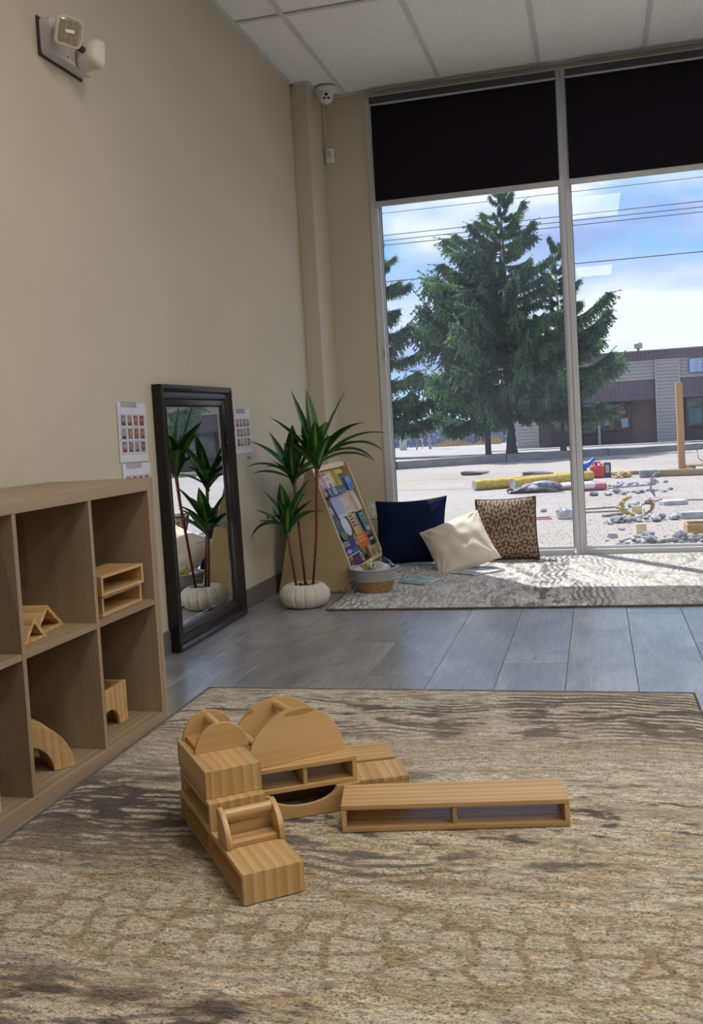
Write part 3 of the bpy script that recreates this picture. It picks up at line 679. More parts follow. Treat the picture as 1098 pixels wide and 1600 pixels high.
# ================================================================== rugs
def rug_mat(name, rot90, base_stops, cream, lines_stops, blob_stops, scal_stops, dark=(0.050, 0.036, 0.030), mid=(0.25, 0.175, 0.10), bright=1.0, grey=(0.17, 0.15, 0.14), voff=0.742, vlen=2.0):
    m, t, b = nt(name)
    tc = N(t, 'ShaderNodeTexCoord'); o_ = tc.outputs['Object']
    sp = N(t, 'ShaderNodeSeparateXYZ'); L(t, o_, sp.inputs[0])
    Uo, Vo = (sp.outputs['Y'], sp.outputs['X']) if rot90 else (sp.outputs['X'], sp.outputs['Y'])
    cb = N(t, 'ShaderNodeCombineXYZ'); L(t, Uo, cb.inputs[0]); L(t, Vo, cb.inputs[1]); P = cb.outputs[0]
    def sub(x, k): return math_node(t, 'SUBTRACT', x, k)
    def mul(x, k): return math_node(t, 'MULTIPLY', x, k)
    def add(x, k): return math_node(t, 'ADD', x, k)
    # tufts: short yarn marks, a few mm wide and a little longer across
    fib = noise(t, P, 330, 1, 0.5, 0, (0.55, 1.0, 1)); fib2 = noise(t, P, 130, 2, 0.6, 0, (0.5, 1.0, 1)); fib3 = noise(t, P, 48, 3, 0.6, 0, (0.34, 1.25, 1))
    grain = add(mul(sub(fib, 0.5), 1.1), mul(sub(fib2, 0.5), 1.0))
    n_w = noise(t, P, 2.6, 2, 0.5, 0, (1.0, 0.5, 1))
    warp = add(mul(sub(n_w, 0.5), 0.15), mul(math_node(t, 'SINE', mul(Uo, 19.0)), 0.010))
    V = add(Vo, add(warp, mul(grain, 0.010)))
    tcoord = math_node(t, 'DIVIDE', add(add(Vo, mul(warp, 0.55)), voff), vlen)
    c = ramp(t, tcoord, base_stops)
    st = add(noise(t, P, 8, 6, 0.72, 0.12, (0.55, 1.7, 1)), mul(grain, 0.30))
    c = mixc(t, ramp(t, st, [(0.42, 0.0), (0.56, 0.80)]), c, cream)
    st2 = add(noise(t, P, 10, 6, 0.70, 0.10, (0.5, 1.8, 4)), mul(grain, 0.28))
    c = mixc(t, ramp(t, st2, [(0.53, 0.0), (0.61, 0.55)]), c, mid)
    st3 = add(noise(t, P, 7, 5, 0.7, 0.10, (0.5, 2.4, 9)), mul(grain, 0.25))
    c = mixc(t, ramp(t, st3, [(0.58, 0.0), (0.66, 0.45)]), c, grey)
    sgn = ramp(t, tcoord, [(0.60, 0.0), (0.70, 1.0)])
    bias = mul(Uo, sub(mul(sgn, 0.38), 0.26)) if not rot90 else mul(Uo, 0.0)
    # groups of parallel wavy lines
    s1 = math_node(t, 'SINE', mul(V, 2*PI/0.032))
    lm = mul(ramp(t, tcoord, lines_stops), ramp(t, add(bias, noise(t, P, 2.2, 3, 0.5, 0, (0.9, 2.2, 1))), [(0.48, 0.0), (0.54, 1.0)]))
    lmask = mul(ramp(t, add(mul(s1, 0.25), add(mul(fib3, 0.35), 0.325)), [(0.52, 0.0), (0.60, 1.0)]), lm)
    # dark lozenge blobs
    bn = add(noise(t, P, 8.5, 4, 0.6, 0.25, (0.8, 2.2, 1)), add(mul(grain, 0.14), mul(bias, 0.36)))
    bmask = mul(ramp(t, bn, [(0.53, 0.0), (0.57, 1.0)]), ramp(t, tcoord, blob_stops))
    dk = math_node(t, 'MAXIMUM', lmask, bmask)
    c = mixc(t, mul(dk, 0.95), c, dark)
    # rows of rounded light cells
    mp_ = N(t, 'ShaderNodeMapping'); mp_.inputs['Scale'].default_value = (1.0, 1.45, 1); L(t, P, mp_.inputs[0])
    vo = N(t, 'ShaderNodeTexVoronoi', feature='DISTANCE_TO_EDGE'); vo.inputs['Scale'].default_value = 12.5; vo.inputs['Randomness'].default_value = 0.55
    L(t, mp_.outputs[0], vo.inputs['Vector'])
    scb = ramp(t, tcoord, scal_stops)
    sc = add(vo.outputs['Distance'], mul(grain, 0.05))
    scm = mul(ramp(t, sc, [(0.07, 0.0), (0.14, 1.0)]), scb)
    c = mixc(t, mul(scb, 0.72), c, (0.265, 0.185, 0.10))
    c = mixc(t, mul(scm, 0.66), c, cream)
    # yarn-to-yarn brightness
    k = add(mul(grain, 2.2), bright); k = add(k, mul(sub(fib3, 0.5), sub(1.9, mul(scb, 1.3)))); k = math_node(t, 'MAXIMUM', k, 0.22)
    kk = N(t, 'ShaderNodeCombineColor')
    for i in range(3): L(t, k, kk.inputs[i])
    c = mixc(t, 1.0, c, kk.outputs[0], 'MULTIPLY')
    L(t, c, b.inputs['Base Color']); b.inputs['Roughness'].default_value = 0.95; b.inputs['Specular IOR Level'].default_value = 0.12
    b.inputs['Sheen Weight'].default_value = 0.2
    h = add(add(fib, fib2), mul(dk, -0.4))
    bump(t, b, h, 0.9, 0.006)
    return m
cream = (0.60, 0.53, 0.43)
RM = rug_mat('patterned_rug', False,
    [(0.0, (0.36, 0.27, 0.17)), (0.15, (0.42, 0.32, 0.19)), (0.27, (0.34, 0.24, 0.13)), (0.38, (0.40, 0.31, 0.20)), (0.55, (0.45, 0.39, 0.31)), (0.68, (0.52, 0.46, 0.38)), (0.82, (0.44, 0.38, 0.31)), (0.98, (0.48, 0.42, 0.35))],
    cream,
    [(0.0, 0.4), (0.10, 0.85), (0.15, 0.0), (0.28, 0.15), (0.33, 0.7), (0.50, 1.0), (0.55, 0.5), (0.66, 0.25), (0.76, 0.8), (0.92, 1.0), (0.98, 0.5)],
    [(0.0, 0.6), (0.08, 1.0), (0.14, 0.0), (0.26, 0.0), (0.34, 0.6), (0.42, 1.0), (0.52, 1.0), (0.60, 0.45), (0.68, 0.1), (0.75, 0.8), (0.86, 1.0), (0.95, 0.3)],
    [(0.0, 0.0), (0.12, 0.0), (0.16, 0.9), (0.235, 0.9), (0.275, 0.0), (0.62, 0.0), (0.66, 0.35), (0.72, 0.35), (0.75, 0.0)])
def rug(name, label, pts, z, th, mat, loc, rz, yarn):
    """pts: outline rectangle (w,l) centred on the origin"""
    w, l_ = pts
    o = thing(name, label, 'rug', loc, rz)
    mb = MB(); nx, ny = int(w/0.02), int(l_/0.02)
    r2 = random.Random(5)
    vs = []; 
    for j in range(ny+1):
        for i in range(nx+1):
            x = -w/2+w*i/nx; y = -l_/2+l_*j/ny
            e_ = min(i, nx-i, j, ny-j)
            zz = th*(0.45 if e_ == 0 else 0.85 if e_ == 1 else 1.0) + (r2.random()-0.5)*0.0012
            if e_ == 0: x += (r2.random()-0.5)*0.003; y += (r2.random()-0.5)*0.003
            vs.append((x, y, zz))
    fs = [(j*(nx+1)+i, j*(nx+1)+i+1, (j+1)*(nx+1)+i+1, (j+1)*(nx+1)+i) for j in range(ny) for i in range(nx)]
    mb.add(vs, fs)
    edge = [i for i in range(nx+1)] + [j*(nx+1)+nx for j in range(1, ny+1)] + [ny*(nx+1)+i for i in range(nx-1, -1, -1)] + [j*(nx+1) for j in range(ny-1, 0, -1)]
    base = len(mb.v); mb.v += [(vs[i][0], vs[i][1], 0.0) for i in edge]; n = len(edge)
    mb.f += [(edge[k], base+k, base+(k+1) % n, edge[(k+1) % n]) for k in range(n)]
    mb.obj('pile', mat, o, smooth=True)
    bd = MB()
    ring = [(-w/2, -l_/2), (w/2, -l_/2), (w/2, l_/2), (-w/2, l_/2)]
    for k in range(4):
        a, b_ = ring[k], ring[(k+1) % 4]
        bd.tube([(a[0], a[1], 0.005), (b_[0], b_[1], 0.005)], 0.0045, 8)
    bd.obj('edge_binding', yarn, o)
    return o
bind = pm('rug_binding_brown', (0.13, 0.105, 0.085), 0.9, 0.3, 60, 0.5)
rug('area_rug', 'large beige and brown wavy patterned rug under the wooden blocks', (1.607, 2.42), 0, 0.013, RM, (1.2065, -0.858, 0.0), 0.012, bind)
RM2 = rug_mat('patterned_runner', True,
    [(0.0, (0.46, 0.44, 0.42)), (0.25, (0.55, 0.53, 0.51)), (0.45, (0.40, 0.37, 0.35)), (0.62, (0.58, 0.56, 0.54)), (0.8, (0.44, 0.42, 0.40)), (1.0, (0.55, 0.53, 0.51))],
    (0.74, 0.73, 0.72),
    [(0.0, 0.8), (0.3, 0.35), (0.5, 1.0), (0.7, 0.4), (1.0, 0.9)],
    [(0.0, 0.9), (0.25, 0.35), (0.45, 1.0), (0.6, 0.25), (0.85, 0.8), (1.0, 0.5)],
    [(0.0, 0.0), (0.2, 0.2), (0.5, 0.0), (0.7, 0.4), (0.9, 0.0)], dark=(0.085, 0.070, 0.065), mid=(0.30, 0.26, 0.23), grey=(0.24, 0.22, 0.22), voff=1.16, vlen=2.32)
rug('window_rug', 'grey and cream patterned rug along the window, under the cushions', (2.32, 1.60), 0, 0.012, RM2, (0.425+1.16-0.02, 1.72+0.80+0.03, 0.0), 0.034, bind)
sc = MB().box((0, 0, 0), (0.016, 0.004, 0.018)).obj('paper_scrap', pm('white_scrap', (0.7, 0.66, 0.58), 0.6), None, (1.293, -1.351, 0.0215), (0.3, 0.1, 0.4))
sc.modifiers.new('b', 'BEVEL').width = 0.001
tag(sc, 'tiny white paper scrap lying on the big rug near the front', 'scrap')

# ================================================================== leaning mirror
mf = pm('mirror_frame_black', (0.010, 0.007, 0.007), 0.24, 0.2, 20, spec=0.45)
mi = thing('leaning_mirror', 'tall black framed mirror leaning against the left wall', 'mirror', (0.0, 0, 0), rot=(0, 0, 0))
mi.location = (0.010, 0.856, 0.002); mi.rotation_euler = (0, -0.010, 0.012-0.012)
MW, MH, MT, MB_ = 0.788, 1.104, 0.044, 0.092
prof = [(0.0, 0.0), (0.0, 0.040), (0.006, 0.046), (0.014, 0.046), (0.024, 0.040), (0.032, 0.030), (0.046, 0.028), (0.050, 0.034), (0.056, 0.034), (0.062, 0.026), (0.082, 0.020), (0.092, 0.014), (0.092, 0.0)]
def frame_side(a, b_, ia, ib):
    """outer edge a->b, inner edge ia->ib (y,z), profile across"""
    vs = []; n = len(prof)
    for P0, P1 in ((a, ia), (b_, ib)):
        for (d_, hgt) in prof:
            k = d_/0.092; vs.append((hgt, P0[0]+(P1[0]-P0[0])*k, P0[1]+(P1[1]-P0[1])*k))
    fs = [(i, i+1, n+i+1, n+i) for i in range(n-1)] + [tuple(range(n)), tuple(range(2*n-1, n-1, -1)), (n-1, 0, n, 2*n-1)]
    return MB().add(vs, fs)
O = [(0, 0), (MW, 0), (MW, MH), (0, MH)]; I = [(MB_, MB_), (MW-MB_, MB_), (MW-MB_, MH-MB_), (MB_, MH-MB_)]
for k in range(4):
    frame_side(O[k], O[(k+1) % 4], I[k], I[(k+1) % 4]).obj('frame_side', mf, mi)
m, t, b = nt('mirror_silver'); b.inputs['Metallic'].default_value = 1; b.inputs['Roughness'].default_value = 0.0; b.inputs['Base Color'].default_value = (0.86, 0.88, 0.88, 1)
MB().box((0.0105, MW/2, MH/2), (0.003, MW-2*MB_+0.01, MH-2*MB_+0.01)).obj('mirror_glass', m, mi)
bev = MB()
for (c_, d_) in (((0.0125, MB_+0.010, MH/2), (0.0012, 0.0015, MH-2*MB_-0.02)), ((0.0125, MW-MB_-0.010, MH/2), (0.0012, 0.0015, MH-2*MB_-0.02)), ((0.0125, MW/2, MB_+0.012), (0.0012, MW-2*MB_-0.02, 0.0015)), ((0.0125, MW/2, MH-MB_-0.012), (0.0012, MW-2*MB_-0.02, 0.0015))): bev.box(c_, d_)
bev.obj('glass_bevel', m, mi)
stud = pm('stud_grey', (0.25, 0.23, 0.2), 0.3, metal=0.6)
for (yy_, zz) in ((0.062, MH-0.062), (MW-0.062, MH-0.062), (0.062, MH-0.26), (MW-0.062, MH-0.26)):
    MB().lathe([(0.0045, 0), (0.004, 0.002), (0.001, 0.003)], 10).obj('stud', stud, mi, (0.0255, yy_, zz), (0, PI/2, 0))

# ================================================================== plant in pumpkin pot
leaf_g = None
m, t, b = nt('dracaena_leaf')
at = N(t, 'ShaderNodeAttribute', attribute_name='across')
tc = N(t, 'ShaderNodeTexCoord')
aa = math_node(t, 'ABSOLUTE', math_node(t, 'SUBTRACT', at.outputs['Fac'], 0.5))
c = ramp(t, aa, [(0.0, (0.16, 0.30, 0.020)), (0.06, (0.13, 0.27, 0.02)), (0.12, (0.014, 0.075, 0.012)), (0.36, (0.010, 0.058, 0.010)), (0.46, (0.022, 0.085, 0.012)), (0.5, (0.10, 0.20, 0.02))])
c = mixc(t, 0.35, c, mixc(t, noise(t, tc.outputs['Object'], 18, 3, 0.6, 0, (1, 1, 1)), (0.5, 0.6, 0.4), (1.6, 1.6, 1.5)), 'MULTIPLY')
L(t, c, b.inputs['Base Color']); b.inputs['Roughness'].default_value = 0.36
b.inputs['Transmission Weight'].default_value = 0.0
leaf_m = m
stem_m = pm('plant_stem_red_brown', (0.13, 0.035, 0.022), 0.5, 0.3, 12, 0.2, mp=(1, 1, 0.3))
pot_m = pm('pumpkin_pot_cream', (0.55, 0.52, 0.45), 0.8, 0.05, 14, 0.5, bscale=220, bdist=0.0015)
pl = thing('potted_plant', 'artificial dracaena with three stems in a cream pumpkin-shaped pot', 'plant', (0.292, 1.832, 0.0))
ribs = 15
def wob(a, z):
    k = abs(math.sin(a*ribs/2+0.3))
    return 1.0 - 0.055*(1-k)**3 + 0.0
pr = [(0.002, 0.002), (0.075, 0.0), (0.098, 0.008), (0.118, 0.028), (0.128, 0.055), (0.124, 0.082), (0.108, 0.104), (0.088, 0.116), (0.076, 0.118), (0.070, 0.112), (0.068, 0.095)]
MB().lathe(pr, ribs*12, wob=wob, cap=True).obj('pot', pot_m, pl, smooth=True)
soil = MB().lathe([(0.072, 0.098), (0.04, 0.104), (0.002, 0.106)], 24, cap=False).obj('soil', pm('dark_moss', (0.03, 0.05, 0.015), 0.9, 0.4, 50, 0.8), pl)
def leaf_mesh(d0, up, length, width, droop, fold=0.35, n=10):
    """ribbon leaf starting at the origin along d0, bending toward -z"""
    d0 = Vector(d0).normalized(); p = Vector((0, 0, 0)); vs = []; ac = []; fs = []
    side = d0.cross(Vector((0, 0, 1)))
    if side.length < 0.1: side = Vector((1, 0, 0))
    side.normalize(); d_ = d0.copy()
    for i in range(n+1):
        t_ = i/n
        w = width*0.5*(min(1.0, 0.30+1.9*t_) if t_ < 0.4 else 1.0)*(1-max(0, (t_-0.45)/0.55)**1.9)
        w = max(w, 0.0008)
        nrm = side.cross(d_).normalized()
        for k, s_ in enumerate((-1, -0.5, 0, 0.5, 1)):
            vs.append(p + side*(s_*w) + nrm*(abs(s_)*w*fold)); ac.append((s_+1)/2)
        if i < n:
            p = p + d_*(length/n)
            d_ = (d_ + Vector((0, 0, -1))*(droop/n)*(0.4+1.2*t_)).normalized()
    for i in range(n):
        for k in range(4): fs.append((i*5+k, i*5+k+1, (i+1)*5+k+1, (i+1)*5+k))
    me = bpy.data.meshes.new('leaf'); me.from_pydata(vs, [], fs); me.materials.append(leaf_m)
    at_ = me.attributes.new('across', 'FLOAT', 'POINT')
    for i, a in enumerate(ac): at_.data[i].value = a
    for p_ in me.polygons: p_.use_smooth = True
    return me
def rosette(stem, top, spec, seed, scale=1.0, nextra=6, spread=0.05):
    r3 = random.Random(seed)
    for (dx, dz, dy, ln, w, dr) in spec:
        me = leaf_mesh((dx, dy, dz), None, ln*scale, w*1.75, dr*1.1)
        mnx = top[0]+min(v_.co.x for v_ in me.vertices); k_ = 1.0 if mnx > -0.280 else (0.280+top[0])/(mnx*-1+top[0])
        o = link(me, 'leaf', stem, Vector(top)+Vector((0, 0, r3.uniform(-0.01, spread))), scale=(k_,)*3)
    for i in range(nextra):
        a = r3.uniform(0, 2*PI); el = r3.uniform(0.5, 1.3)
        me = leaf_mesh((math.cos(a)*math.cos(el), math.sin(a)*math.cos(el), math.sin(el)), None, r3.uniform(0.15, 0.22)*scale, 0.055, r3.uniform(0.3, 1.1))
        link(me, 'leaf', stem, Vector(top)+Vector((0, 0, r3.uniform(0, spread))))
RV2 = (Rv.x, Rv.y)
def S_(name, pts, r0, r1):
    n = len(pts); o = MB().tube(pts, [r0+(r1-r0)*i/(n-1) for i in range(n)], 10).obj(name, stem_m, pl, smooth=True); return o
# local coordinates relative to the pot centre; (dx across the view, dz up, dy depth)
s1 = S_('stem', [(0.045, 0, 0.10), (0.075, 0.01, 0.35), (0.092, 0.0, 0.55), (0.103, 0, 0.72)], 0.006, 0.0095)
rosette(s1, (0.103, 0, 0.69), [
    (-0.30, 1.0, 0.1, 0.42, 0.036, 0.15), (-0.12, 1.0, 0.1, 0.36, 0.040, 0.1), (0.42, 1.0, 0.2, 0.38, 0.045, 0.15),
    (0.75, 1.0, -0.2, 0.36, 0.058, 1.0), (1.0, 0.85, 0.1, 0.40, 0.040, 1.1), (1.0, 0.75, -0.3, 0.42, 0.040, 1.5), (1.0, 0.6, -0.1, 0.34, 0.040, 1.8),
    (-0.75, 1.0, -0.3, 0.32, 0.052, 0.35), (-0.45, 0.85, -0.7, 0.24, 0.052, 0.5), (0.15, 1.0, -0.5, 0.28, 0.050, 0.3), (0.0, 0.9, 0.8, 0.3, 0.045, 0.6), (0.9, 0.5, 0.6, 0.3, 0.04, 1.2), (-0.15, 1.0, -0.6, 0.22, 0.05, 0.2), (0.5, 1.0, -0.6, 0.25, 0.045, 0.6)], 1, nextra=7)
s2 = S_('stem', [(0.0, 0.02, 0.10), (-0.02, 0.04, 0.35), (-0.035, 0.06, 0.55), (-0.042, 0.06, 0.66)], 0.006, 0.009)
rosette(s2, (-0.042, 0.06, 0.60), [
    (-1.0, 0.75, -0.2, 0.285, 0.042, 1.2), (-0.8, 1.0, 0.0, 0.30, 0.045, 0.7), (-0.4, 1.0, 0.1, 0.32, 0.045, 0.2), (0.45, 1.0, 0.1, 0.30, 0.050, 0.3),
    (0.1, 1.0, -0.2, 0.28, 0.045, 0.1), (-0.9, 0.5, -0.4, 0.22, 0.040, 0.8), (0.15, 1.0, -0.6, 0.22, 0.045, 0.4), (-0.3, 0.8, 0.9, 0.28, 0.04, 0.8), (0.6, 0.8, 0.8, 0.24, 0.04, 0.8)], 2, nextra=8)
s3 = S_('stem', [(-0.035, -0.02, 0.10), (-0.05, -0.025, 0.25), (-0.062, -0.03, 0.41)], 0.006, 0.009)
rosette(s3, (-0.062, -0.03, 0.375), [
    (-0.8, 0.9, -0.2, 0.20, 0.038, 0.6), (-0.95, 0.55, -0.3, 0.22, 0.050, 2.4), (-0.5, 1.0, 0.0, 0.24, 0.045, 0.3), (0.0, 1.0, -0.3, 0.24, 0.042, 0.1), (0.5, 1.0, -0.1, 0.28, 0.048, 0.4),
    (0.8, 0.9, -0.2, 0.26, 0.040, 1.2), (0.25, 0.9, -0.6, 0.20, 0.040, 0.4), (-0.35, 0.8, -0.8, 0.16, 0.05, 1.4), (-0.6, 0.9, 0.8, 0.24, 0.04, 0.8), (0.5, 0.8, 0.9, 0.24, 0.04, 0.9)], 3, nextra=7)
for k in range(7):
    a = k*0.9; me = leaf_mesh((math.cos(a), math.sin(a), 0.7), None, 0.04, 0.018, 1.2, n=5)
    link(me, 'moss_leaf', pl, (0.02*math.cos(a*2), 0.02*math.sin(a*3), 0.103))

# ================================================================== book display shelf
panel_m = wood('birch_ply', (0.36, 0.265, 0.135), (0.43, 0.32, 0.175), 0, 0.45, 0.5)
edge_m = pm('ply_edge_pale', (0.68, 0.54, 0.34), 0.5, 0.08, 30)
SY0, SY1 = 2.20, 2.958
bs = thing('book_shelf', 'pale wood A-frame book display shelf beside the potted plant', 'bookshelf', (0.0, 0, 0)); bs.location = (0.03, SY0, 0.0)
sidep = [(0.0, 0.004), (0.400, 0.004), (0.410, 0.130), (0.226, 0.667), (0.196, 0.667), (0.068, 0.315)]
for k, y0 in enumerate((0.0, SY1-SY0-0.012)):
    MB().prism([(a, b_) for a, b_ in sidep], y0, y0+0.012, ('x', 'z', 'y')).obj('side_panel', panel_m, bs, bevel=0.001)
    MB().prism([(0.4005, 0.006), (0.4045, 0.006), (0.4145, 0.131), (0.2295, 0.668), (0.2255, 0.667), (0.4105, 0.130)], y0+0.0005, y0+0.0115, ('x', 'z', 'y')).obj('edge_band', edge_m, bs)
scr = pm('screw_dark', (0.03, 0.02, 0.015), 0.5)
for (xx, zz) in ((0.055, 0.055), (0.19, 0.60), (0.205, 0.40), (0.235, 0.18), (0.375, 0.02), (0.345, 0.012), (0.405, 0.05)):
    MB().lathe([(0.0045, 0), (0.004, 0.0012)], 10).obj('screw', scr, bs, (xx, -0.0002, zz), (PI/2, 0, 0))
# slope frame
Ptop = Vector((0.256, 0, 0.667)); Pbot = Vector((0.440, 0, 0.130))
dn = (Pbot-Ptop).normalized(); Nn = Vector((-dn.z, 0, dn.x)).normalized()
if Nn.x < 0: Nn = -Nn
Yv = Vector((0, 1, 0))
def onslope(s_, y, n_): return Ptop + dn*s_ + Yv*(y+SY0) + Nn*n_
def slope_matrix(extra=0.0):
    # local x = across (+y world), local z = up the slope, local y = inward (-normal)
    up = -dn
    m3 = Matrix((Yv, -Nn, up)).transposed()
    return (m3.to_4x4() @ Matrix.Rotation(extra, 4, 'X'))
def slopebox(name, mat, s_, y, n_, dims, parent, extra=0.0, bevel=0.0):
    """dims = (width across, thickness, height along the slope); centre at (s,y,n) in world"""
    o = MB().box((0, 0, 0), dims).obj(name, mat, None, bevel=bevel)
    mw = Matrix.Translation(onslope(s_, y, n_)) @ slope_matrix(extra)
    if parent:
        o.parent = parent; o.matrix_parent_inverse = Matrix.Identity(4)
        o.matrix_local = Matrix.Translation(parent.location).inverted() @ mw
    else: o.matrix_world = mw
    return o
WS = SY1-SY0
slopebox('back_panel', panel_m, 0.285, WS/2, -0.052, (WS-0.026, 0.008, 0.55), bs)
TIERS = [0.160, 0.295, 0.425, 0.505, 0.570]
for s_ in TIERS:
    slopebox('ledge', panel_m, s_+0.006, WS/2, -0.037, (WS-0.026, 0.022, 0.006), bs, bevel=0.001)
slopebox('top_rail', edge_m, 0.000, WS/2, -0.020, (WS-0.026, 0.008, 0.030), bs, bevel=0.001)
slopebox('bottom_rail', edge_m, 0.592, WS/2, -0.004, (WS-0.026, 0.008, 0.022), bs, bevel=0.001)
bookc = {}
def bm_(col):
    if col not in bookc: bookc[col] = pm('book_cover_%d' % len(bookc), tuple(c_*(0.80 if max(col) > 0.5 else 0.62) for c_ in col), 0.45, 0.08, 14, spec=0.3)
    return bookc[col]
page_m = pm('book_pages', (0.72, 0.69, 0.62), 0.8)
def book(label, s0, s1, y0, y1, n_, col, prints=(), th=0.008, tilt=0.10, rnd_=False):
    y0 = y0*1.055-0.004; y1 = min(y1*1.055+0.004, 0.742); s0 -= 0.004; s1 += 0.009
    o = thing('book', label, 'book', onslope((s0+s1)/2, (y0+y1)/2, n_), group='books on the display shelf')
    q = slope_matrix(-tilt); o.rotation_euler = q.to_euler()
    w, h = y1-y0, s1-s0
    if rnd_:
        prof_ = [(w/2*math.cos(2*PI*i/40), h/2*math.sin(2*PI*i/40)) for i in range(40)]
        MB().prism(prof_, -th/2, th/2, ('x', 'z', 'y')).obj('cover', bm_(col), o)
    else:
        cv = MB(); cv.box((0, -th/2+0.0008, 0), (w, 0.0016, h)); cv.box((0, th/2-0.0008, 0), (w, 0.0016, h)); cv.box((-w/2+0.0008, 0, 0), (0.0016, th-0.0032, h))
        cv.obj('cover', bm_(col), o)
        MB().box((0.001, 0, 0), (w-0.005, th-0.0034, h-0.004)).obj('pages', page_m, o)
    for (u0, u1, v0, v1, pc, *shape) in prints:
        cx, cz = (u0+u1)/2*w-w/2, (v0+v1)/2*h-h/2; pw, ph = (u1-u0)*w, (v1-v0)*h
        mb = MB()
        if shape and shape[0] == 'o': mb.prism([(pw/2*math.cos(2*PI*i/20), ph/2*math.sin(2*PI*i/20)) for i in range(20)], -0.0002, 0.0002, ('x', 'z', 'y'))
        else: mb.box((0, 0, 0), (pw, 0.0004, ph))
        mb.obj('cover_print', bm_(pc), o, (cx, -th/2-0.0003-0.0002*(1 if shape else 0), cz))
    return o
wh, gy, bkk = (0.70, 0.70, 0.72), (0.35, 0.36, 0.42), (0.02, 0.02, 0.03)
def T(y0, y1, z0, z1, c_, n=3):     # lines of lettering
    out = []
    hh_ = (z1-z0)/n
    for i in range(n): out.append((y0, y1-0.08*(i % 2), z0+i*hh_+hh_*0.25, z0+i*hh_+hh_*0.75, c_))
    return out
lo = -0.018
# tier 1
book('grey picture book at the left end of the top row', 0.010, 0.155, 0.020, 0.100, lo-0.010, (0.38, 0.38, 0.42), [(0.1, 0.9, 0.55, 0.95, (0.5, 0.5, 0.56)), (0.1, 0.8, 0.1, 0.4, (0.25, 0.25, 0.3))])
book('coral pink book in the top row, left part', 0.050, 0.155, 0.085, 0.190, lo, (0.62, 0.25, 0.22), T(0.15, 0.85, 0.60, 0.9, (0.72, 0.45, 0.42), 2) + [(0.2, 0.8, 0.08, 0.45, (0.20, 0.14, 0.20), 'o'), (0.4, 0.6, 0.08, 0.35, wh, 'o')])
book('dark book with dolls on its cover, behind pink and white books', 0.022, 0.150, 0.125, 0.275, lo-0.012, (0.16, 0.12, 0.16), [(0.1, 0.45, 0.55, 0.95, (0.06, 0.05, 0.09)), (0.5, 0.95, 0.6, 0.9, (0.35, 0.28, 0.30)), (0.0, 1.0, 0.9, 1.0, (0.55, 0.30, 0.30))])
book('white book with fine grey drawing in the top row', 0.050, 0.155, 0.205, 0.330, lo, (0.66, 0.63, 0.60), T(0.2, 0.8, 0.72, 0.92, gy, 2) + [(0.15, 0.85, 0.15, 0.65, (0.55, 0.50, 0.50), 'o'), (0.3, 0.7, 0.22, 0.58, (0.72, 0.68, 0.62), 'o')])
book('wide mustard yellow book in the top row behind the white one', 0.025, 0.150, 0.290, 0.430, lo-0.012, (0.62, 0.43, 0.06), T(0.2, 0.9, 0.5, 0.9, (0.75, 0.62, 0.25), 3) + [(0.5, 0.95, 0.05, 0.35, (0.5, 0.33, 0.05))])
book('thin yellow and brown striped book in the top row', 0.025, 0.150, 0.440, 0.490, lo-0.004, (0.66, 0.45, 0.02), [(0.35, 0.6, 0, 1, (0.20, 0.12, 0.03))])
book('yellow banded book with dark cover picture, right end of top row', 0.030, 0.155, 0.505, 0.640, lo-0.010, (0.10, 0.07, 0.08), [(0.0, 1.0, 0.80, 1.0, (0.75, 0.58, 0.02)), (0.0, 0.14, 0, 0.8, (0.68, 0.48, 0.02)), (0.35, 0.75, 0.4, 0.7, (0.30, 0.16, 0.10), 'o')])
book('bright blue small book at the right end of the top row', 0.085, 0.158, 0.590, 0.695, lo+0.004, (0.10, 0.25, 0.62), [(0.1, 0.9, 0.6, 0.9, (0.22, 0.38, 0.72)), (0.2, 0.8, 0.15, 0.45, (0.07, 0.18, 0.5))])
book('low navy book with white circles lying along the first ledge', 0.128, 0.164, 0.150, 0.470, lo+0.012, (0.05, 0.08, 0.18), [(0.28, 0.45, 0.1, 0.95, (0.6, 0.62, 0.66), 'o'), (0.32, 0.41, 0.3, 0.75, (0.12, 0.14, 0.22), 'o'), (0.5, 0.95, 0.2, 0.5, (0.10, 0.17, 0.34)), (0.0, 0.1, 0.2, 0.9, (0.5, 0.42, 0.38), 'o')])
# tier 2
book('dark brown picture book at the left end of the second row', 0.172, 0.290, 0.020, 0.150, lo-0.006, (0.10, 0.055, 0.04), [(0.55, 0.9, 0.1, 0.6, (0.55, 0.38, 0.24), 'o'), (0.1, 0.5, 0.6, 0.9, (0.25, 0.10, 0.08))])
book('large pale blue blank book in the second row', 0.172, 0.292, 0.175, 0.345, lo, (0.36, 0.40, 0.56), [(0.0, 1.0, 0.0, 0.12, (0.62, 0.63, 0.68))])
book('peach coloured book in the second row', 0.168, 0.285, 0.350, 0.520, lo-0.004, (0.68, 0.50, 0.36), [(0.15, 0.85, 0.1, 0.35, (0.60, 0.42, 0.30)), (0.3, 0.5, 0.6, 0.75, (0.75, 0.58, 0.45))])
book('orange and white striped tall book, right of the peach one', 0.168, 0.292, 0.525, 0.690, lo, (0.60, 0.50, 0.42), [(0.18, 0.42, 0.05, 0.95, (0.55, 0.20, 0.07)), (0.5, 0.68, 0, 1, (0.68, 0.45, 0.25)), (0.75, 0.98, 0.1, 0.9, (0.72, 0.66, 0.58))])
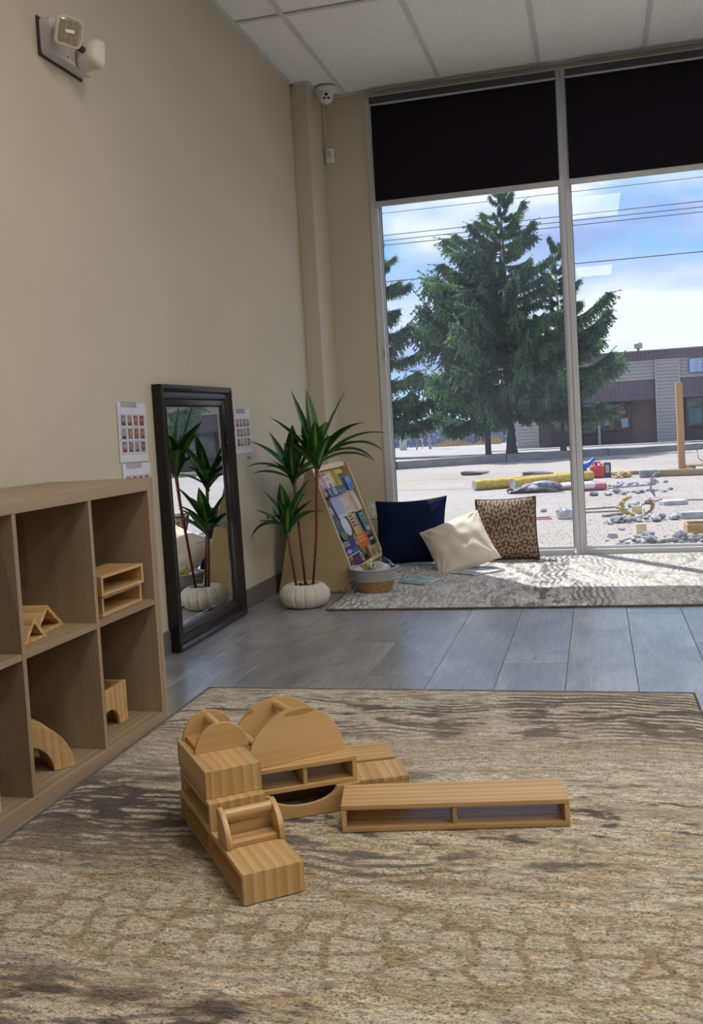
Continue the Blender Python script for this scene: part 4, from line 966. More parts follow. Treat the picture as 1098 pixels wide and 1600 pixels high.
# tier 3
book('round green and black picture book spanning the third row', 0.262, 0.424, 0.040, 0.345, lo+0.006, (0.012, 0.025, 0.014), [(0.10, 0.45, 0.05, 0.35, (0.10, 0.22, 0.04), 'o'), (0.42, 0.86, 0.12, 0.80, (0.66, 0.64, 0.68), 'o'), (0.48, 0.80, 0.52, 0.70, (0.08, 0.09, 0.07)), (0.48, 0.80, 0.28, 0.34, gy), (0.12, 0.36, 0.5, 0.75, (0.07, 0.10, 0.05), 'o')], rnd_=True)
book('yellow and maroon book with black lettering in the third row', 0.292, 0.422, 0.350, 0.485, lo, (0.66, 0.42, 0.06), T(0.25, 0.85, 0.35, 0.9, (0.10, 0.05, 0.03), 4) + [(0.0, 0.16, 0, 0.7, (0.30, 0.04, 0.05)), (0.0, 0.3, 0.72, 1.0, (0.62, 0.60, 0.10))])
book('lilac grey book between yellow and teal books', 0.288, 0.424, 0.470, 0.570, lo-0.010, (0.30, 0.25, 0.36), [(0.1, 0.9, 0.75, 0.95, (0.52, 0.5, 0.56)), (0.2, 0.8, 0.1, 0.5, (0.42, 0.34, 0.40), 'o')])
book('black edged narrow book behind the teal one', 0.290, 0.426, 0.560, 0.620, lo-0.012, (0.04, 0.05, 0.06))
book('teal green book with pale lettering at right of the third row', 0.318, 0.428, 0.610, 0.730, lo+0.002, (0.18, 0.42, 0.42), T(0.15, 0.85, 0.3, 0.9, (0.08, 0.16, 0.26), 3) + [(0.1, 0.9, 0.06, 0.26, (0.45, 0.60, 0.52))])
# tier 4
ib = book('indigo book with white script lettering in the fourth row', 0.410, 0.505, 0.020, 0.285, lo+0.008, (0.055, 0.05, 0.19), [(0.15, 0.5, 0.12, 0.35, (0.42, 0.30, 0.55), 'o'), (0.55, 0.95, 0.1, 0.3, (0.10, 0.16, 0.42)), (0.0, 1.0, 0.0, 0.05, wh)])
book('small pale picture book beside the indigo one', 0.412, 0.470, 0.285, 0.350, lo, (0.55, 0.42, 0.36), [(0.2, 0.8, 0.3, 0.9, (0.35, 0.20, 0.20), 'o')])
book('bright orange book in the fourth row', 0.425, 0.500, 0.350, 0.570, lo+0.004, (0.70, 0.17, 0.04), T(0.08, 0.8, 0.35, 0.85, (0.80, 0.42, 0.12), 2))
book('red and orange banded book right of the orange one', 0.428, 0.500, 0.540, 0.725, lo-0.003, (0.38, 0.07, 0.05), [(0.1, 0.9, 0.55, 0.9, (0.60, 0.20, 0.08))])
book('dark navy book with pale lettering in the fourth row', 0.458, 0.512, 0.565, 0.735, lo+0.006, (0.03, 0.04, 0.10), T(0.15, 0.85, 0.3, 0.8, (0.35, 0.45, 0.60), 1))
# tier 5
mb5 = book('maroon book with yellow lettering in the bottom row', 0.500, 0.572, 0.018, 0.225, lo+0.010, (0.13, 0.01, 0.045), [(0.72, 0.98, 0.1, 0.6, (0.22, 0.03, 0.12), 'o')])
book('purple book with a white round figure in the bottom row', 0.515, 0.574, 0.225, 0.355, lo+0.008, (0.07, 0.035, 0.10), [(0.4, 0.85, 0.1, 0.9, (0.45, 0.44, 0.52), 'o'), (0.5, 0.75, 0.3, 0.7, (0.12, 0.10, 0.16), 'o')])
book('green and gold picture book above the purple one', 0.470, 0.540, 0.300, 0.450, lo+0.002, (0.09, 0.11, 0.05), [(0.3, 0.95, 0.15, 0.9, (0.42, 0.34, 0.03), 'o'), (0.0, 0.3, 0.1, 0.6, (0.05, 0.14, 0.10))])
book('narrow brown book in the bottom row', 0.490, 0.578, 0.450, 0.490, lo, (0.20, 0.08, 0.04))
book('beige and green picture book at right of the bottom row', 0.498, 0.580, 0.495, 0.730, lo+0.010, (0.52, 0.46, 0.30), [(0.10, 0.45, 0.1, 0.55, (0.24, 0.30, 0.20), 'o'), (0.50, 0.62, 0.15, 0.85, (0.58, 0.24, 0.12)), (0.66, 0.95, 0.1, 0.9, (0.50, 0.36, 0.16)), (0.1, 0.5, 0.65, 0.9, (0.62, 0.40, 0.28))])
def text_on(parent, name, body, mat, size, loc, rot, ext=0.0003, align='LEFT'):
    cu = bpy.data.curves.new(name, 'FONT'); cu.body = body; cu.size = size; cu.extrude = ext; cu.align_x = align
    tmp = bpy.data.objects.new(name, cu); COL.objects.link(tmp)
    dg = bpy.context.evaluated_depsgraph_get(); me = bpy.data.meshes.new_from_object(tmp.evaluated_get(dg)); bpy.data.objects.remove(tmp)
    me.materials.clear(); me.materials.append(mat)
    return link(me, name, parent, loc, rot)
text_on(ib, 'cover_lettering', 'Indsat', bm_((0.62, 0.62, 0.72)), 0.058, (-0.118, -0.006, 0.002), (PI/2, 0, 0))
text_on(mb5, 'cover_lettering', 'Vive', bm_((0.66, 0.42, 0.06)), 0.050, (-0.088, -0.006, 0.000), (PI/2, 0, 0))
text_on(mb5, 'cover_lettering', 'la', bm_((0.66, 0.42, 0.06)), 0.040, (-0.058, -0.006, -0.030), (PI/2, 0, 0))

# ================================================================== basket
bk = thing('rope_basket', 'round grey and straw rope basket in front of the bookshelf', 'basket', (0.570, 2.185, 0.0125))
grey_rope = pm('grey_rope', (0.37, 0.37, 0.385), 0.85, 0.08, 60, 0.4, bscale=300)
straw = pm('straw_rope', (0.36, 0.22, 0.10), 0.8, 0.35, 70, 0.6, bscale=260, mp=(1, 1, 2))
def coil(mb, r0, r1, z0, z1, rt, n=40):
    turns = int(round((z1-z0)/(rt*1.75)))
    for k in range(turns):
        f_ = k/max(1, turns-1); r_ = r0+(r1-r0)*f_; z = z0+(z1-z0)*f_
        mb.lathe([(r_+rt*math.cos(2*PI*i/8), z+rt*math.sin(2*PI*i/8)) for i in range(9)], n, cap=False)
lowc = MB(); lowc.lathe([(0.001, 0.0), (0.086, 0.0), (0.086, 0.006), (0.001, 0.006)], 40, cap=False); coil(lowc, 0.088, 0.108, 0.006, 0.058, 0.0038)
lowc.obj('straw_base', straw, bk, smooth=True)
upc = MB(); coil(upc, 0.110, 0.120, 0.064, 0.115, 0.0042); upc.obj('grey_wall', grey_rope, bk, smooth=True)
MB().lathe([(0.121+0.006*math.cos(2*PI*i/10), 0.121+0.006*math.sin(2*PI*i/10)) for i in range(11)], 40, cap=False).obj('rim', grey_rope, bk, smooth=True)
for s_ in (-1, 1):
    pts = []
    for i in range(9):
        a = R(-30+60*i/8) + (0 if s_ > 0 else PI); k = math.sin(PI*i/8)
        pts.append(((0.122+0.010*k)*math.cos(a), (0.122+0.010*k)*math.sin(a), 0.121+0.006*k))
    MB().tube(pts, 0.005, 8).obj('handle', grey_rope, bk, smooth=True)
def crumple(name, label, loc, r_, mat, seed, sq=(1, 1, 0.6), cat='toy', amp=0.35, sub=3, group='things in the rope basket'):
    bm = bmesh.new(); bmesh.ops.create_icosphere(bm, subdivisions=sub, radius=1)
    rr = random.Random(seed); offs = [(Vector((rr.uniform(-1, 1), rr.uniform(-1, 1), rr.uniform(-1, 1))).normalized(), rr.uniform(2, 6), rr.uniform(0, 6)) for _ in range(7)]
    for v_ in bm.verts:
        s0 = 1+sum(math.sin(v_.co.dot(d_)*k+p_) for d_, k, p_ in offs)*amp/4
        v_.co = Vector((v_.co.x*sq[0], v_.co.y*sq[1], v_.co.z*sq[2]))*s0*r_
    me = bpy.data.meshes.new(name); bm.to_mesh(me); bm.free(); me.materials.append(mat)
    o = link(me, name, None, loc); tag(o, label, cat, group); return o
film = glass('clear_film', (0.93, 0.93, 0.95), 0.08, 2.0)
cb_ = Vector((0.570, 2.185, 0.0))
crumple('plastic_bag', 'bulging clear plastic bag at the right of the basket', cb_+Vector((0.046, 0.03, 0.140)), 0.044, film, 3, (1.1, 1, 0.9), 'bag', 0.5)
crumple('wrapped_toy', 'white and lilac wrapped bundle in the basket', cb_+Vector((0.036, 0.0, 0.126)), 0.058, pm('lilac_white', (0.55, 0.52, 0.60), 0.3, 0.45, 30), 5, (1, 1, 0.6))
crumple('soft_toy', 'small yellow and green soft toy in the basket', cb_+Vector((-0.028, -0.01, 0.138)), 0.033, pm('yellow_green_felt', (0.42, 0.42, 0.12), 0.8, 0.4, 30), 8, (1, 1, 1))
crumple('cloth_bundle', 'crumpled white cloth at the left of the basket', cb_+Vector((-0.066, -0.01, 0.118)), 0.036, pm('white_cloth', (0.55, 0.54, 0.66), 0.6, 0.25, 30), 9, (1.2, 1.2, 0.7))
crumple('dark_ball', 'dark purple rounded toy between the bundles in the basket', cb_+Vector((0.000, -0.058, 0.118)), 0.031, pm('plum_plastic', (0.16, 0.13, 0.16), 0.35, 0.3, 20), 10, (1.3, 1, 0.8), amp=0.15)
rg = thing('pink_ring', 'pale pink plastic ring resting across the basket contents', 'toy', cb_+Vector((0.026, -0.045, 0.150)), rot=(0.6, 0.2, 0), group='things in the rope basket')
MB().lathe([(0.030+0.0028*math.cos(2*PI*i/8), 0.0028*math.sin(2*PI*i/8)) for i in range(9)], 28, cap=False).obj('ring', pm('pink_plastic', (0.66, 0.50, 0.58), 0.3), rg, smooth=True)

# thin booklets on the window rug
def booklet(label, pts, z, col, seed, col2):
    o = thing('booklet', label, 'book', (0, 0, 0), group='booklets on the window rug')
    c = sum((Vector((p[0], p[1])) for p in pts), Vector((0, 0)))/4; o.location = (c.x, c.y, z)
    P = [(p[0]-c.x, p[1]-c.y) for p in pts]
    MB().prism(P, 0.0, 0.004, ('x', 'y', 'z')).obj('pages', page_m, o)
    m, t, b = nt('booklet_cover_%d' % seed); tc = N(t, 'ShaderNodeTexCoord')
    L(t, ramp(t, noise(t, tc.outputs['Object'], 16, 3), [(0.38, col), (0.5, col2), (0.62, wh)]), b.inputs['Base Color']); b.inputs['Roughness'].default_value = 0.3
    MB().prism([(x*1.01, y*1.01) for x, y in P], 0.004, 0.0055, ('x', 'y', 'z')).obj('cover', m, o)
    MB().prism([(x*1.01, y*1.01) for x, y in P], -0.0015, 0.0, ('x', 'y', 'z')).obj('back_cover', bm_((0.05, 0.06, 0.09)), o)
booklet('teal picture booklet lying flat right of the basket', [(0.650, 2.406), (0.817, 2.311), (0.882, 2.498), (0.700, 2.610)], 0.0150, (0.16, 0.40, 0.42), 1, (0.30, 0.52, 0.54))
booklet('blue and white booklet lying flat in front of the cream cushion', [(0.897, 2.700), (1.042, 2.600), (1.199, 2.770), (1.050, 2.850)], 0.0150, (0.20, 0.27, 0.42), 2, (0.42, 0.46, 0.58))

# ================================================================== cushions
def cushion(name, label, c, e1, e2, size, th, mat, seed, piping=None, wr=0.0, pull=0.06, n=44):
    """c centre; e1,e2 unit vectors in the cushion plane"""
    e1 = Vector(e1).normalized(); e2 = Vector(e2); e2 = (e2-e1*e2.dot(e1)).normalized(); nn = e1.cross(e2)
    o = thing(name, label, 'cushion', c, group='cushions under the window')
    rr = random.Random(seed); w, h = size
    waves = [(rr.uniform(-14, 14), rr.uniform(-14, 14), rr.uniform(0, 6)) for _ in range(6)]
    def P(u, v, s_):
        ku, kv = 1-abs(u)**2.2, 1-abs(v)**2.2
        sh = 1-pull*(1-abs(v)**2)*abs(u)**3; sv = 1-pull*(1-abs(u)**2)*abs(v)**3
        t_ = th*0.5*(max(ku, 0)*max(kv, 0))**0.55
        f_ = sum(math.sin(a*u+b_*v+p_) for a, b_, p_ in waves)/6*wr*(0.3+0.7*min(1, (1-abs(u)**4)*(1-abs(v)**4)*2))
        rad = 0
        for (cu, cv) in ((-1, -1), (1, -1), (-1, 1), (1, 1)):     # radiating folds at the corners
            du, dv = u-cu, v-cv; r_ = math.hypot(du, dv)
            if r_ < 1.1: rad += math.sin(math.atan2(dv, du)*14)*wr*0.5*(1.1-r_)*min(1, r_*5)
        t_ = t_ + (f_+rad)*(0 if t_ < 1e-5 else 1)
        return e1*(u*w/2*sh) + e2*(v*h/2*sv) + nn*(s_*max(t_, 0.0012))
    mb = MB()
    for s_ in (1, -1):
        vs = [P(-1+2*i/n, -1+2*j/n, s_) for j in range(n+1) for i in range(n+1)]
        fs = [(j*(n+1)+i, j*(n+1)+i+1, (j+1)*(n+1)+i+1, (j+1)*(n+1)+i) for j in range(n) for i in range(n)]
        mb.add(vs, fs)
    me = mb.mesh('cushion_cover', mat, True)
    bm = bmesh.new(); bm.from_mesh(me); bmesh.ops.remove_doubles(bm, verts=bm.verts, dist=0.0026); bmesh.ops.recalc_face_normals(bm, faces=bm.faces); bm.to_mesh(me); bm.free()
    link(me, 'cover', o)
    edge = [P(-1+2*i/20, -1, 0) for i in range(21)] + [P(1, -1+2*i/20, 0) for i in range(1, 21)] + [P(1-2*i/20, 1, 0) for i in range(1, 21)] + [P(-1, 1-2*i/20, 0) for i in range(1, 21)]
    MB().tube(edge, 0.005 if piping else 0.0022, 8, cap=False).obj('piping', piping or mat, o, smooth=True)
    return o
navy = pm('navy_velvet', (0.006, 0.012, 0.045), 0.9, 0.2, 6, 0.1, bscale=300, sheen=0.0, spec=0.1)
creamc = pm('cream_linen', (0.66, 0.60, 0.51), 0.85, 0.06, 10, 0.25, bscale=500, sheen=0.2)
m, t, b = nt('brown_damask')
tc = N(t, 'ShaderNodeTexCoord'); sp = N(t, 'ShaderNodeSeparateXYZ'); L(t, tc.outputs['Object'], sp.inputs[0])
xx_ = math_node(t, 'PINGPONG', sp.outputs['X'], 0.055); zz_ = math_node(t, 'ADD', sp.outputs['Z'], math_node(t, 'MULTIPLY', sp.outputs['Y'], -0.2))
cb3 = N(t, 'ShaderNodeCombineXYZ'); L(t, xx_, cb3.inputs[0]); L(t, zz_, cb3.inputs[1])
sx_ = math_node(t, 'MULTIPLY', xx_, 2*PI/0.055); sz_ = math_node(t, 'MULTIPLY', zz_, 2*PI/0.075)
f1 = math_node(t, 'SINE', math_node(t, 'ADD', sz_, math_node(t, 'MULTIPLY', math_node(t, 'SINE', sx_), 1.7)))
f2 = math_node(t, 'COSINE', math_node(t, 'ADD', math_node(t, 'MULTIPLY', sx_, 1.5), math_node(t, 'MULTIPLY', math_node(t, 'SINE', math_node(t, 'MULTIPLY', sz_, 2.0)), 1.3)))
ff = math_node(t, 'ADD', math_node(t, 'MULTIPLY', f1, f2), math_node(t, 'MULTIPLY', math_node(t, 'SUBTRACT', noise(t, cb3.outputs[0], 60, 2, 0.5, 0.3), 0.5), 3.2))
L(t, ramp(t, math_node(t, 'ADD', math_node(t, 'MULTIPLY', ff, 0.25), 0.5), [(0.47, (0.085, 0.045, 0.027)), (0.53, (0.31, 0.22, 0.155))]), b.inputs['Base Color']); b.inputs['Roughness'].default_value = 0.75
damask = m
pip = pm('brown_piping', (0.035, 0.018, 0.012), 0.7)
cushion('navy_cushion', 'dark navy velvet cushion, leftmost under the window', (0.598, 3.125, 0.210), (1, -0.03, 0.045), (0.0, 0.42, 1.0), (0.460, 0.430), 0.17, navy, 1, None, 0.003, 0.09)
cushion('damask_cushion', 'brown damask cushion with dark piping, rightmost under the window', (1.178, 3.235, 0.196), (1, 0.06, 0.02), (-0.02, 0.33, 1.0), (0.370, 0.390), 0.16, damask, 2, pip, 0.003, 0.05)
th_ = R(24)
e_r, e_u = Vector((1, 0.0, 0)), Vector((0, 0.62, 0.78))
cushion('cream_cushion', 'plain cream linen cushion lying tilted in front of the other two', (0.925, 2.920, 0.146), e_r*math.cos(th_)+e_u*math.sin(th_), e_u*math.cos(th_)-e_r*math.sin(th_), (0.375, 0.365), 0.19, creamc, 5, None, 0.010, 0.07, 60)

# ================================================================== OUTSIDE
def gz(y): return -0.0737-0.012*y
m, t, b = nt('sunlit_gravel_pavement')
tc = N(t, 'ShaderNodeTexCoord'); P = tc.outputs['Object']
f1 = noise(t, P, 0.35, 4, 0.6); f2 = noise(t, P, 14, 4, 0.7); f3 = noise(t, P, 60, 2, 0.7)
c = ramp(t, f1, [(0.3, (0.31, 0.27, 0.245)), (0.7, (0.40, 0.355, 0.325))])
c = mixc(t, ramp(t, f2, [(0.48, 0.0), (0.60, 0.55)]), c, (0.24, 0.21, 0.19))
c = mixc(t, ramp(t, f3, [(0.60, 0.0), (0.66, 0.7)]), c, (0.16, 0.14, 0.135))
c = mixc(t, ramp(t, f3, [(0.28, 0.7), (0.36, 0.0)]), c, (0.42, 0.40, 0.38))
L(t, c, b.inputs['Base Color']); b.inputs['Roughness'].default_value = 0.95; bump(t, b, f2, 0.5, 0.02)
gravel_m = m
curb_pts = [(-40, 4.0), (-20, 12.0), (-3.1, 20.88), (4.55, 25.58), (10, 28.2), (18, 30.0), (45, 31.5)]
gv = MB()
gv.add([(-45, YW+0.12, gz(YW)), (48, YW+0.12, gz(YW)), (48, 32, gz(32)), (-45, 32, gz(32))], [(0, 1, 2, 3)])
gr = S('parking_lot', gv, gravel_m); 
fo_ = S('foundation', MB().box((XR/2, YW+0.06, -0.30), (XR+0.3, 0.12, 0.48)), pm('foundation_concrete', (0.35, 0.34, 0.33), 0.9))
asp = pm('far_asphalt', (0.33, 0.315, 0.31), 0.9, 0.12, 0.8, 0.3)
walk_m = pm('sidewalk_concrete', (0.38, 0.355, 0.33), 0.9, 0.06, 1.5, 0.2)
def rz_(y):
    if y < 20.88: return -0.115
    if y < 35.4: return -0.115-0.0265*(y-20.88)
    if y < 50: return -0.5-0.011*(y-35.4)
    return -0.66-0.011*(y-50)
rd = MB()
def curb_y(x):
    for (a, b_), (c_, d_) in zip(curb_pts, curb_pts[1:]):
        if a <= x <= c_: return b_+(d_-b_)*(x-a)/(c_-a)
    return curb_pts[-1][1]
xsr = [-40+i*2.5 for i in range(35)]; vs = []; nrow = 14
for x_ in xsr:
    y0 = curb_y(x_)
    for j in range(nrow):
        y_ = y0 + (95-y0)*(j/(nrow-1))**1.6
        vs.append((x_, y_, rz_(y_) if y_ > y0+0.01 else rz_(y0)))
rd.add(vs, [(i*nrow+j, (i+1)*nrow+j, (i+1)*nrow+j+1, i*nrow+j+1) for i in range(len(xsr)-1) for j in range(nrow-1)])
road = S('raised_road', rd, asp)
kerb = struct(bpy.data.objects.new('kerb', None)); COL.objects.link(kerb)
kerb_m = pm('kerb_concrete', (0.23, 0.215, 0.20), 0.9, 0.12, 3, 0.4)
for (a, b_) in zip(curb_pts[1:], curb_pts[2:-1]):
    A_, B_ = Vector(a), Vector(b_); Ln = (B_-A_).length; n = max(1, int(Ln/2.4)); dd = (B_-A_)/n; ang = math.atan2(dd.y, dd.x)
    for i in range(n):
        c_ = A_+dd*(i+0.5); top = rz_(c_.y)+0.012; bot = gz(c_.y)-0.04
        MB().box((0, 0.08, (top+bot)/2), (dd.length-0.02, 0.22, top-bot)).obj('kerb_stone', kerb_m, kerb, (c_.x, c_.y, 0), (0, 0, ang), bevel=0.015)
yl = pm('faded_yellow_paint', (0.42, 0.35, 0.11), 0.8, 0.3, 6)
ylm = MB()
for (xa, ya, xb, yb) in ((-6, 15.9, -0.7, 15.35), (-0.5, 15.3, 1.3, 15.25), (1.4, 15.25, 6.5, 17.5), (0.45, 4.9, 0.8, 5.3)):
    d_ = Vector((xb-xa, yb-ya)).normalized(); nrm = Vector((-d_.y, d_.x))*0.07
    q = [(xa-nrm.x, ya-nrm.y), (xb-nrm.x, yb-nrm.y), (xb+nrm.x, yb+nrm.y), (xa+nrm.x, ya+nrm.y)]
    ylm.add([(x_, y_, gz(y_)+0.004) for x_, y_ in q], [(0, 1, 2, 3)])
S('painted_line', ylm, yl)
ck = MB()
for (xa, ya, xb, yb) in ((-5, 13.6, -0.3, 12.2), (-0.3, 12.2, 2.4, 14.2)):
    d_ = Vector((xb-xa, yb-ya)).normalized(); nrm = Vector((-d_.y, d_.x))*0.015
    ck.add([(x_, y_, gz(y_)+0.003) for x_, y_ in [(xa-nrm.x, ya-nrm.y), (xb-nrm.x, yb-nrm.y), (xb+nrm.x, yb+nrm.y), (xa+nrm.x, ya+nrm.y)]], [(0, 1, 2, 3)])
S('pavement_crack', ck, pm('crack_dark', (0.12, 0.11, 0.10), 0.9))

# ------------------------------------------------------------------ shop building across the lot
YF = 35.4; KF = (YF+2.7705)/(38+2.7705)
def bx(x_): return 1.7371+(x_-1.7371)*KF
def bz(z_): return 0.9035+(z_-0.9035)*KF
siding_m = pm('siding_taupe', (0.42, 0.385, 0.365), 0.7, 0.05, 2)
purple_m = pm('ribbed_metal_plum', (0.155, 0.115, 0.14), 0.55, 0.1, 2)
brown_m = pm('dark_brown_panel', (0.075, 0.045, 0.045), 0.6, 0.15, 3)
m, t, b = nt('far_brick')
tc = N(t, 'ShaderNodeTexCoord'); mp_ = N(t, 'ShaderNodeMapping'); mp_.inputs['Rotation'].default_value = (PI/2, 0, 0); L(t, tc.outputs['Object'], mp_.inputs[0])
br = N(t, 'ShaderNodeTexBrick'); br.inputs['Scale'].default_value = 4.2; br.inputs['Color1'].default_value = (0.20, 0.12, 0.10, 1); br.inputs['Color2'].default_value = (0.30, 0.18, 0.15, 1); br.inputs['Mortar'].default_value = (0.28, 0.25, 0.24, 1)
br.inputs['Mortar Size'].default_value = 0.03; L(t, mp_.outputs[0], br.inputs['Vector']); L(t, br.outputs['Color'], b.inputs['Base Color']); b.inputs['Roughness'].default_value = 0.9
brick_m = m
shop = thing('shop_building', 'low strip-mall building with taupe siding and plum metal bands across the lot', 'building', (0, YF, 0))
Zb = bz(-0.59)-0.1; XE = 26.0
MB().box(((bx(-1.365)+XE)/2, 4.2, (Zb+bz(3.02))/2), (XE-bx(-1.365), 8.0, bz(3.02)-Zb)).obj('wall', brick_m, shop)
def slat_wall(name, x0, x1, z0, z1, y, step=0.095, mat=siding_m):
    mb = MB(); z = z0; step = 0.125
    mb.box(((x0+x1)/2, y+0.03, (z0+z1)/2), (x1-x0, 0.01, z1-z0))
    while z < z1-0.03:
        h = min(step-0.030, z1-z)
        mb.box(((x0+x1)/2, y, z+h/2), (x1-x0, 0.05, h))
        z += step
    return mb.obj(name, mat, shop, kind='stuff')
def rib_wall(name, x0, x1, z0, z1, y, step=0.14, mat=purple_m):
    mb = MB(); x_ = x0; mb.box(((x0+x1)/2, y-0.01, (z0+z1)/2), (x1-x0, 0.02, z1-z0))
    while x_ < x1-0.03:
        mb.box((x_+0.03, y-0.035, (z0+z1)/2), (0.05, 0.03, z1-z0)); x_ += step
    return mb.obj(name, mat, shop, kind='stuff')
rib_wall('fascia_band', bx(-1.5), XE, bz(2.72), bz(3.04), -0.55)
MB().box(((bx(-1.5)+XE)/2, -0.30, bz(3.05)), (XE-bx(-1.5)+0.1, 0.62, 0.06)).obj('parapet_cap', pm('cap_metal', (0.18, 0.16, 0.19), 0.5), shop)
MB().box(((bx(-1.5)+XE)/2, -0.25, bz(2.33)), (XE-bx(-1.5), 0.50, bz(2.72)-bz(1.93))).obj('canopy_box', siding_m, shop)
slat_wall('siding', bx(-1.5), bx(4.08), bz(1.93), bz(2.72), -0.50)
slat_wall('siding', bx(4.92), XE, bz(1.93), bz(2.72), -0.50)
rib_wall('canopy_band', bx(-1.5), bx(4.08), bz(1.15), bz(1.93), -0.46)
rib_wall('canopy_band', bx(4.92), XE, bz(1.15), bz(1.93), -0.46)
def column(x0, x1, z0, z1):
    MB().box(((x0+x1)/2, -0.30, (z0+z1)/2), (x1-x0, 0.6, z1-z0)).obj('pillar_core', siding_m, shop)
    slat_wall('pillar_siding', x0-0.01, x1+0.01, z0, z1, -0.60)
    tm = MB()
    for xx in (x0-0.03, x1+0.03): tm.box((xx, -0.61, (z0+z1)/2), (0.06, 0.06, z1-z0))
    tm.obj('pillar_trim', pm('trim_taupe', (0.42, 0.40, 0.38), 0.6), shop)
column(bx(4.10), bx(4.90), Zb, bz(2.70))
column(bx(-1.36), bx(-0.60), Zb, bz(1.2))
for xx in (8.9, 13.3, 17.7, 22.1): column(bx(xx), bx(xx+0.8), Zb, bz(2.70))
win_g = None
m, t, b = nt('shop_window_glass'); b.inputs['Base Color'].default_value = (0.035, 0.045, 0.05, 1); b.inputs['Roughness'].default_value = 0.08
tc = N(t, 'ShaderNodeTexCoord')
L(t, ramp(t, noise(t, tc.outputs['Object'], 1.8, 5, 0.7), [(0.35, (0.015, 0.02, 0.022)), (0.5, (0.05, 0.07, 0.06)), (0.62, (0.14, 0.18, 0.19)), (0.75, (0.06, 0.07, 0.07))]), b.inputs['Base Color'])
shopglass = m
fr_m = pm('shop_frame_dark', (0.03, 0.025, 0.03), 0.4)
def shopwin(x0, x1, z0, z1, mull=1, label=None):
    f_ = MB(); w = 0.05
    f_.box(((x0+x1)/2, -0.07, z1), (x1-x0+w, 0.10, w)); f_.box(((x0+x1)/2, -0.07, z0), (x1-x0+w, 0.10, w))
    for i in range(mull+2): f_.box((x0+(x1-x0)*i/(mull+1), -0.07, (z0+z1)/2), (w, 0.10, z1-z0))
    o = f_.obj('window', fr_m, shop)
    MB().box(((x0+x1)/2, -0.04, (z0+z1)/2), (x1-x0, 0.02, z1-z0)).obj('pane', shopglass, o)
    MB().box(((x0+x1)/2, -0.04, (z0+Zb)/2), (x1-x0, 0.06, z0-Zb)).obj('stall_riser', brown_m, o)
    return o
w1 = shopwin(bx(1.90), bx(3.10), bz(-0.02), bz(1.10), 1)
w2 = shopwin(bx(1.10), bx(1.78), bz(-0.10), bz(1.10), 0)
w3 = shopwin(bx(0.05), bx(0.92), bz(0.02), bz(1.10), 0)
w4 = shopwin(bx(5.20), bx(8.2), bz(0.0), bz(1.14), 2)
for xx in (10.2, 14.6, 19.0): shopwin(bx(xx), bx(xx+2.6), bz(0.0), bz(1.14), 2)
MB().box((bx(1.84), -0.35, (bz(1.15)+Zb)/2), (0.09, 0.09, bz(1.15)-Zb)).obj('post', siding_m, shop)
MB().box((bx(1.00), -0.35, (bz(0.7)+Zb)/2), (0.10, 0.10, bz(0.7)-Zb)).obj('post', siding_m, shop)
def poster(win, x0, x1, z0, z1, col, tilt=0.0, y=-0.060):
    MB().box((0, 0, 0), (x1-x0, 0.006, z1-z0)).obj('poster', bm_(col), win, ((x0+x1)/2, y, (z0+z1)/2), (0, tilt, 0))
X0, X1, Zl, Zh = bx(1.90), bx(3.10), bz(-0.02), bz(1.10)
def pp(u0, u1, v0, v1, col, tilt=0): poster(w1, X0+(X1-X0)*u0, X0+(X1-X0)*u1, Zl+(Zh-Zl)*v0, Zl+(Zh-Zl)*v1, col, tilt)
pp(0.08, 0.45, 0.62, 0.95, (0.26, 0.34, 0.32)); pp(0.12, 0.26, 0.66, 0.82, (0.35, 0.36, 0.14)); pp(0.14, 0.46, 0.52, 0.60, (0.42, 0.50, 0.62))
pp(0.12, 0.30, 0.20, 0.42, (0.26, 0.42, 0.52)); pp(0.30, 0.46, 0.06, 0.44, (0.24, 0.24, 0.10))
pp(0.52, 0.60, 0.50, 0.95, (0.28, 0.36, 0.44), -0.06); pp(0.62, 0.82, 0.74, 0.90, (0.33, 0.05, 0.06), -0.08); pp(0.64, 0.84, 0.58, 0.72, (0.40, 0.32, 0.12), -0.08); pp(0.66, 0.86, 0.44, 0.56, (0.34, 0.06, 0.06), -0.08); pp(0.68, 0.90, 0.10, 0.42, (0.42, 0.52, 0.66), -0.08)
pp(0.55, 0.96, 1.02, 1.07, (0.45, 0.50, 0.55)); pp(0.52, 0.98, 0.0, 0.05, (0.40, 0.14, 0.12)); pp(0.90, 0.99, 0.1, 0.9, (0.16, 0.17, 0.18))
poster(w4, bx(5.3), bx(5.75), bz(0.1), bz(0.7), (0.22, 0.32, 0.36)); poster(w4, bx(5.8), bx(6.1), bz(0.35), bz(1.0), (0.14, 0.17, 0.16)); poster(w3, bx(0.12), bx(0.85), bz(0.45), bz(0.62), (0.38, 0.48, 0.52))
poster(w2, bx(1.15), bx(1.72), bz(-0.06), bz(0.02), (0.30, 0.24, 0.12))
vt = MB(); vt.box((bx(3.55), 1.5, bz(3.05)+0.10), (0.10, 0.10, 0.26)); vt.lathe([(0.08, 0), (0.16, 0.02), (0.16, 0.20), (0.10, 0.24)], 12, (bx(3.55), 1.5, bz(3.05)+0.22)); vt.obj('roof_vent', pm('vent_metal', (0.42, 0.40, 0.38), 0.4, metal=0.4), shop)
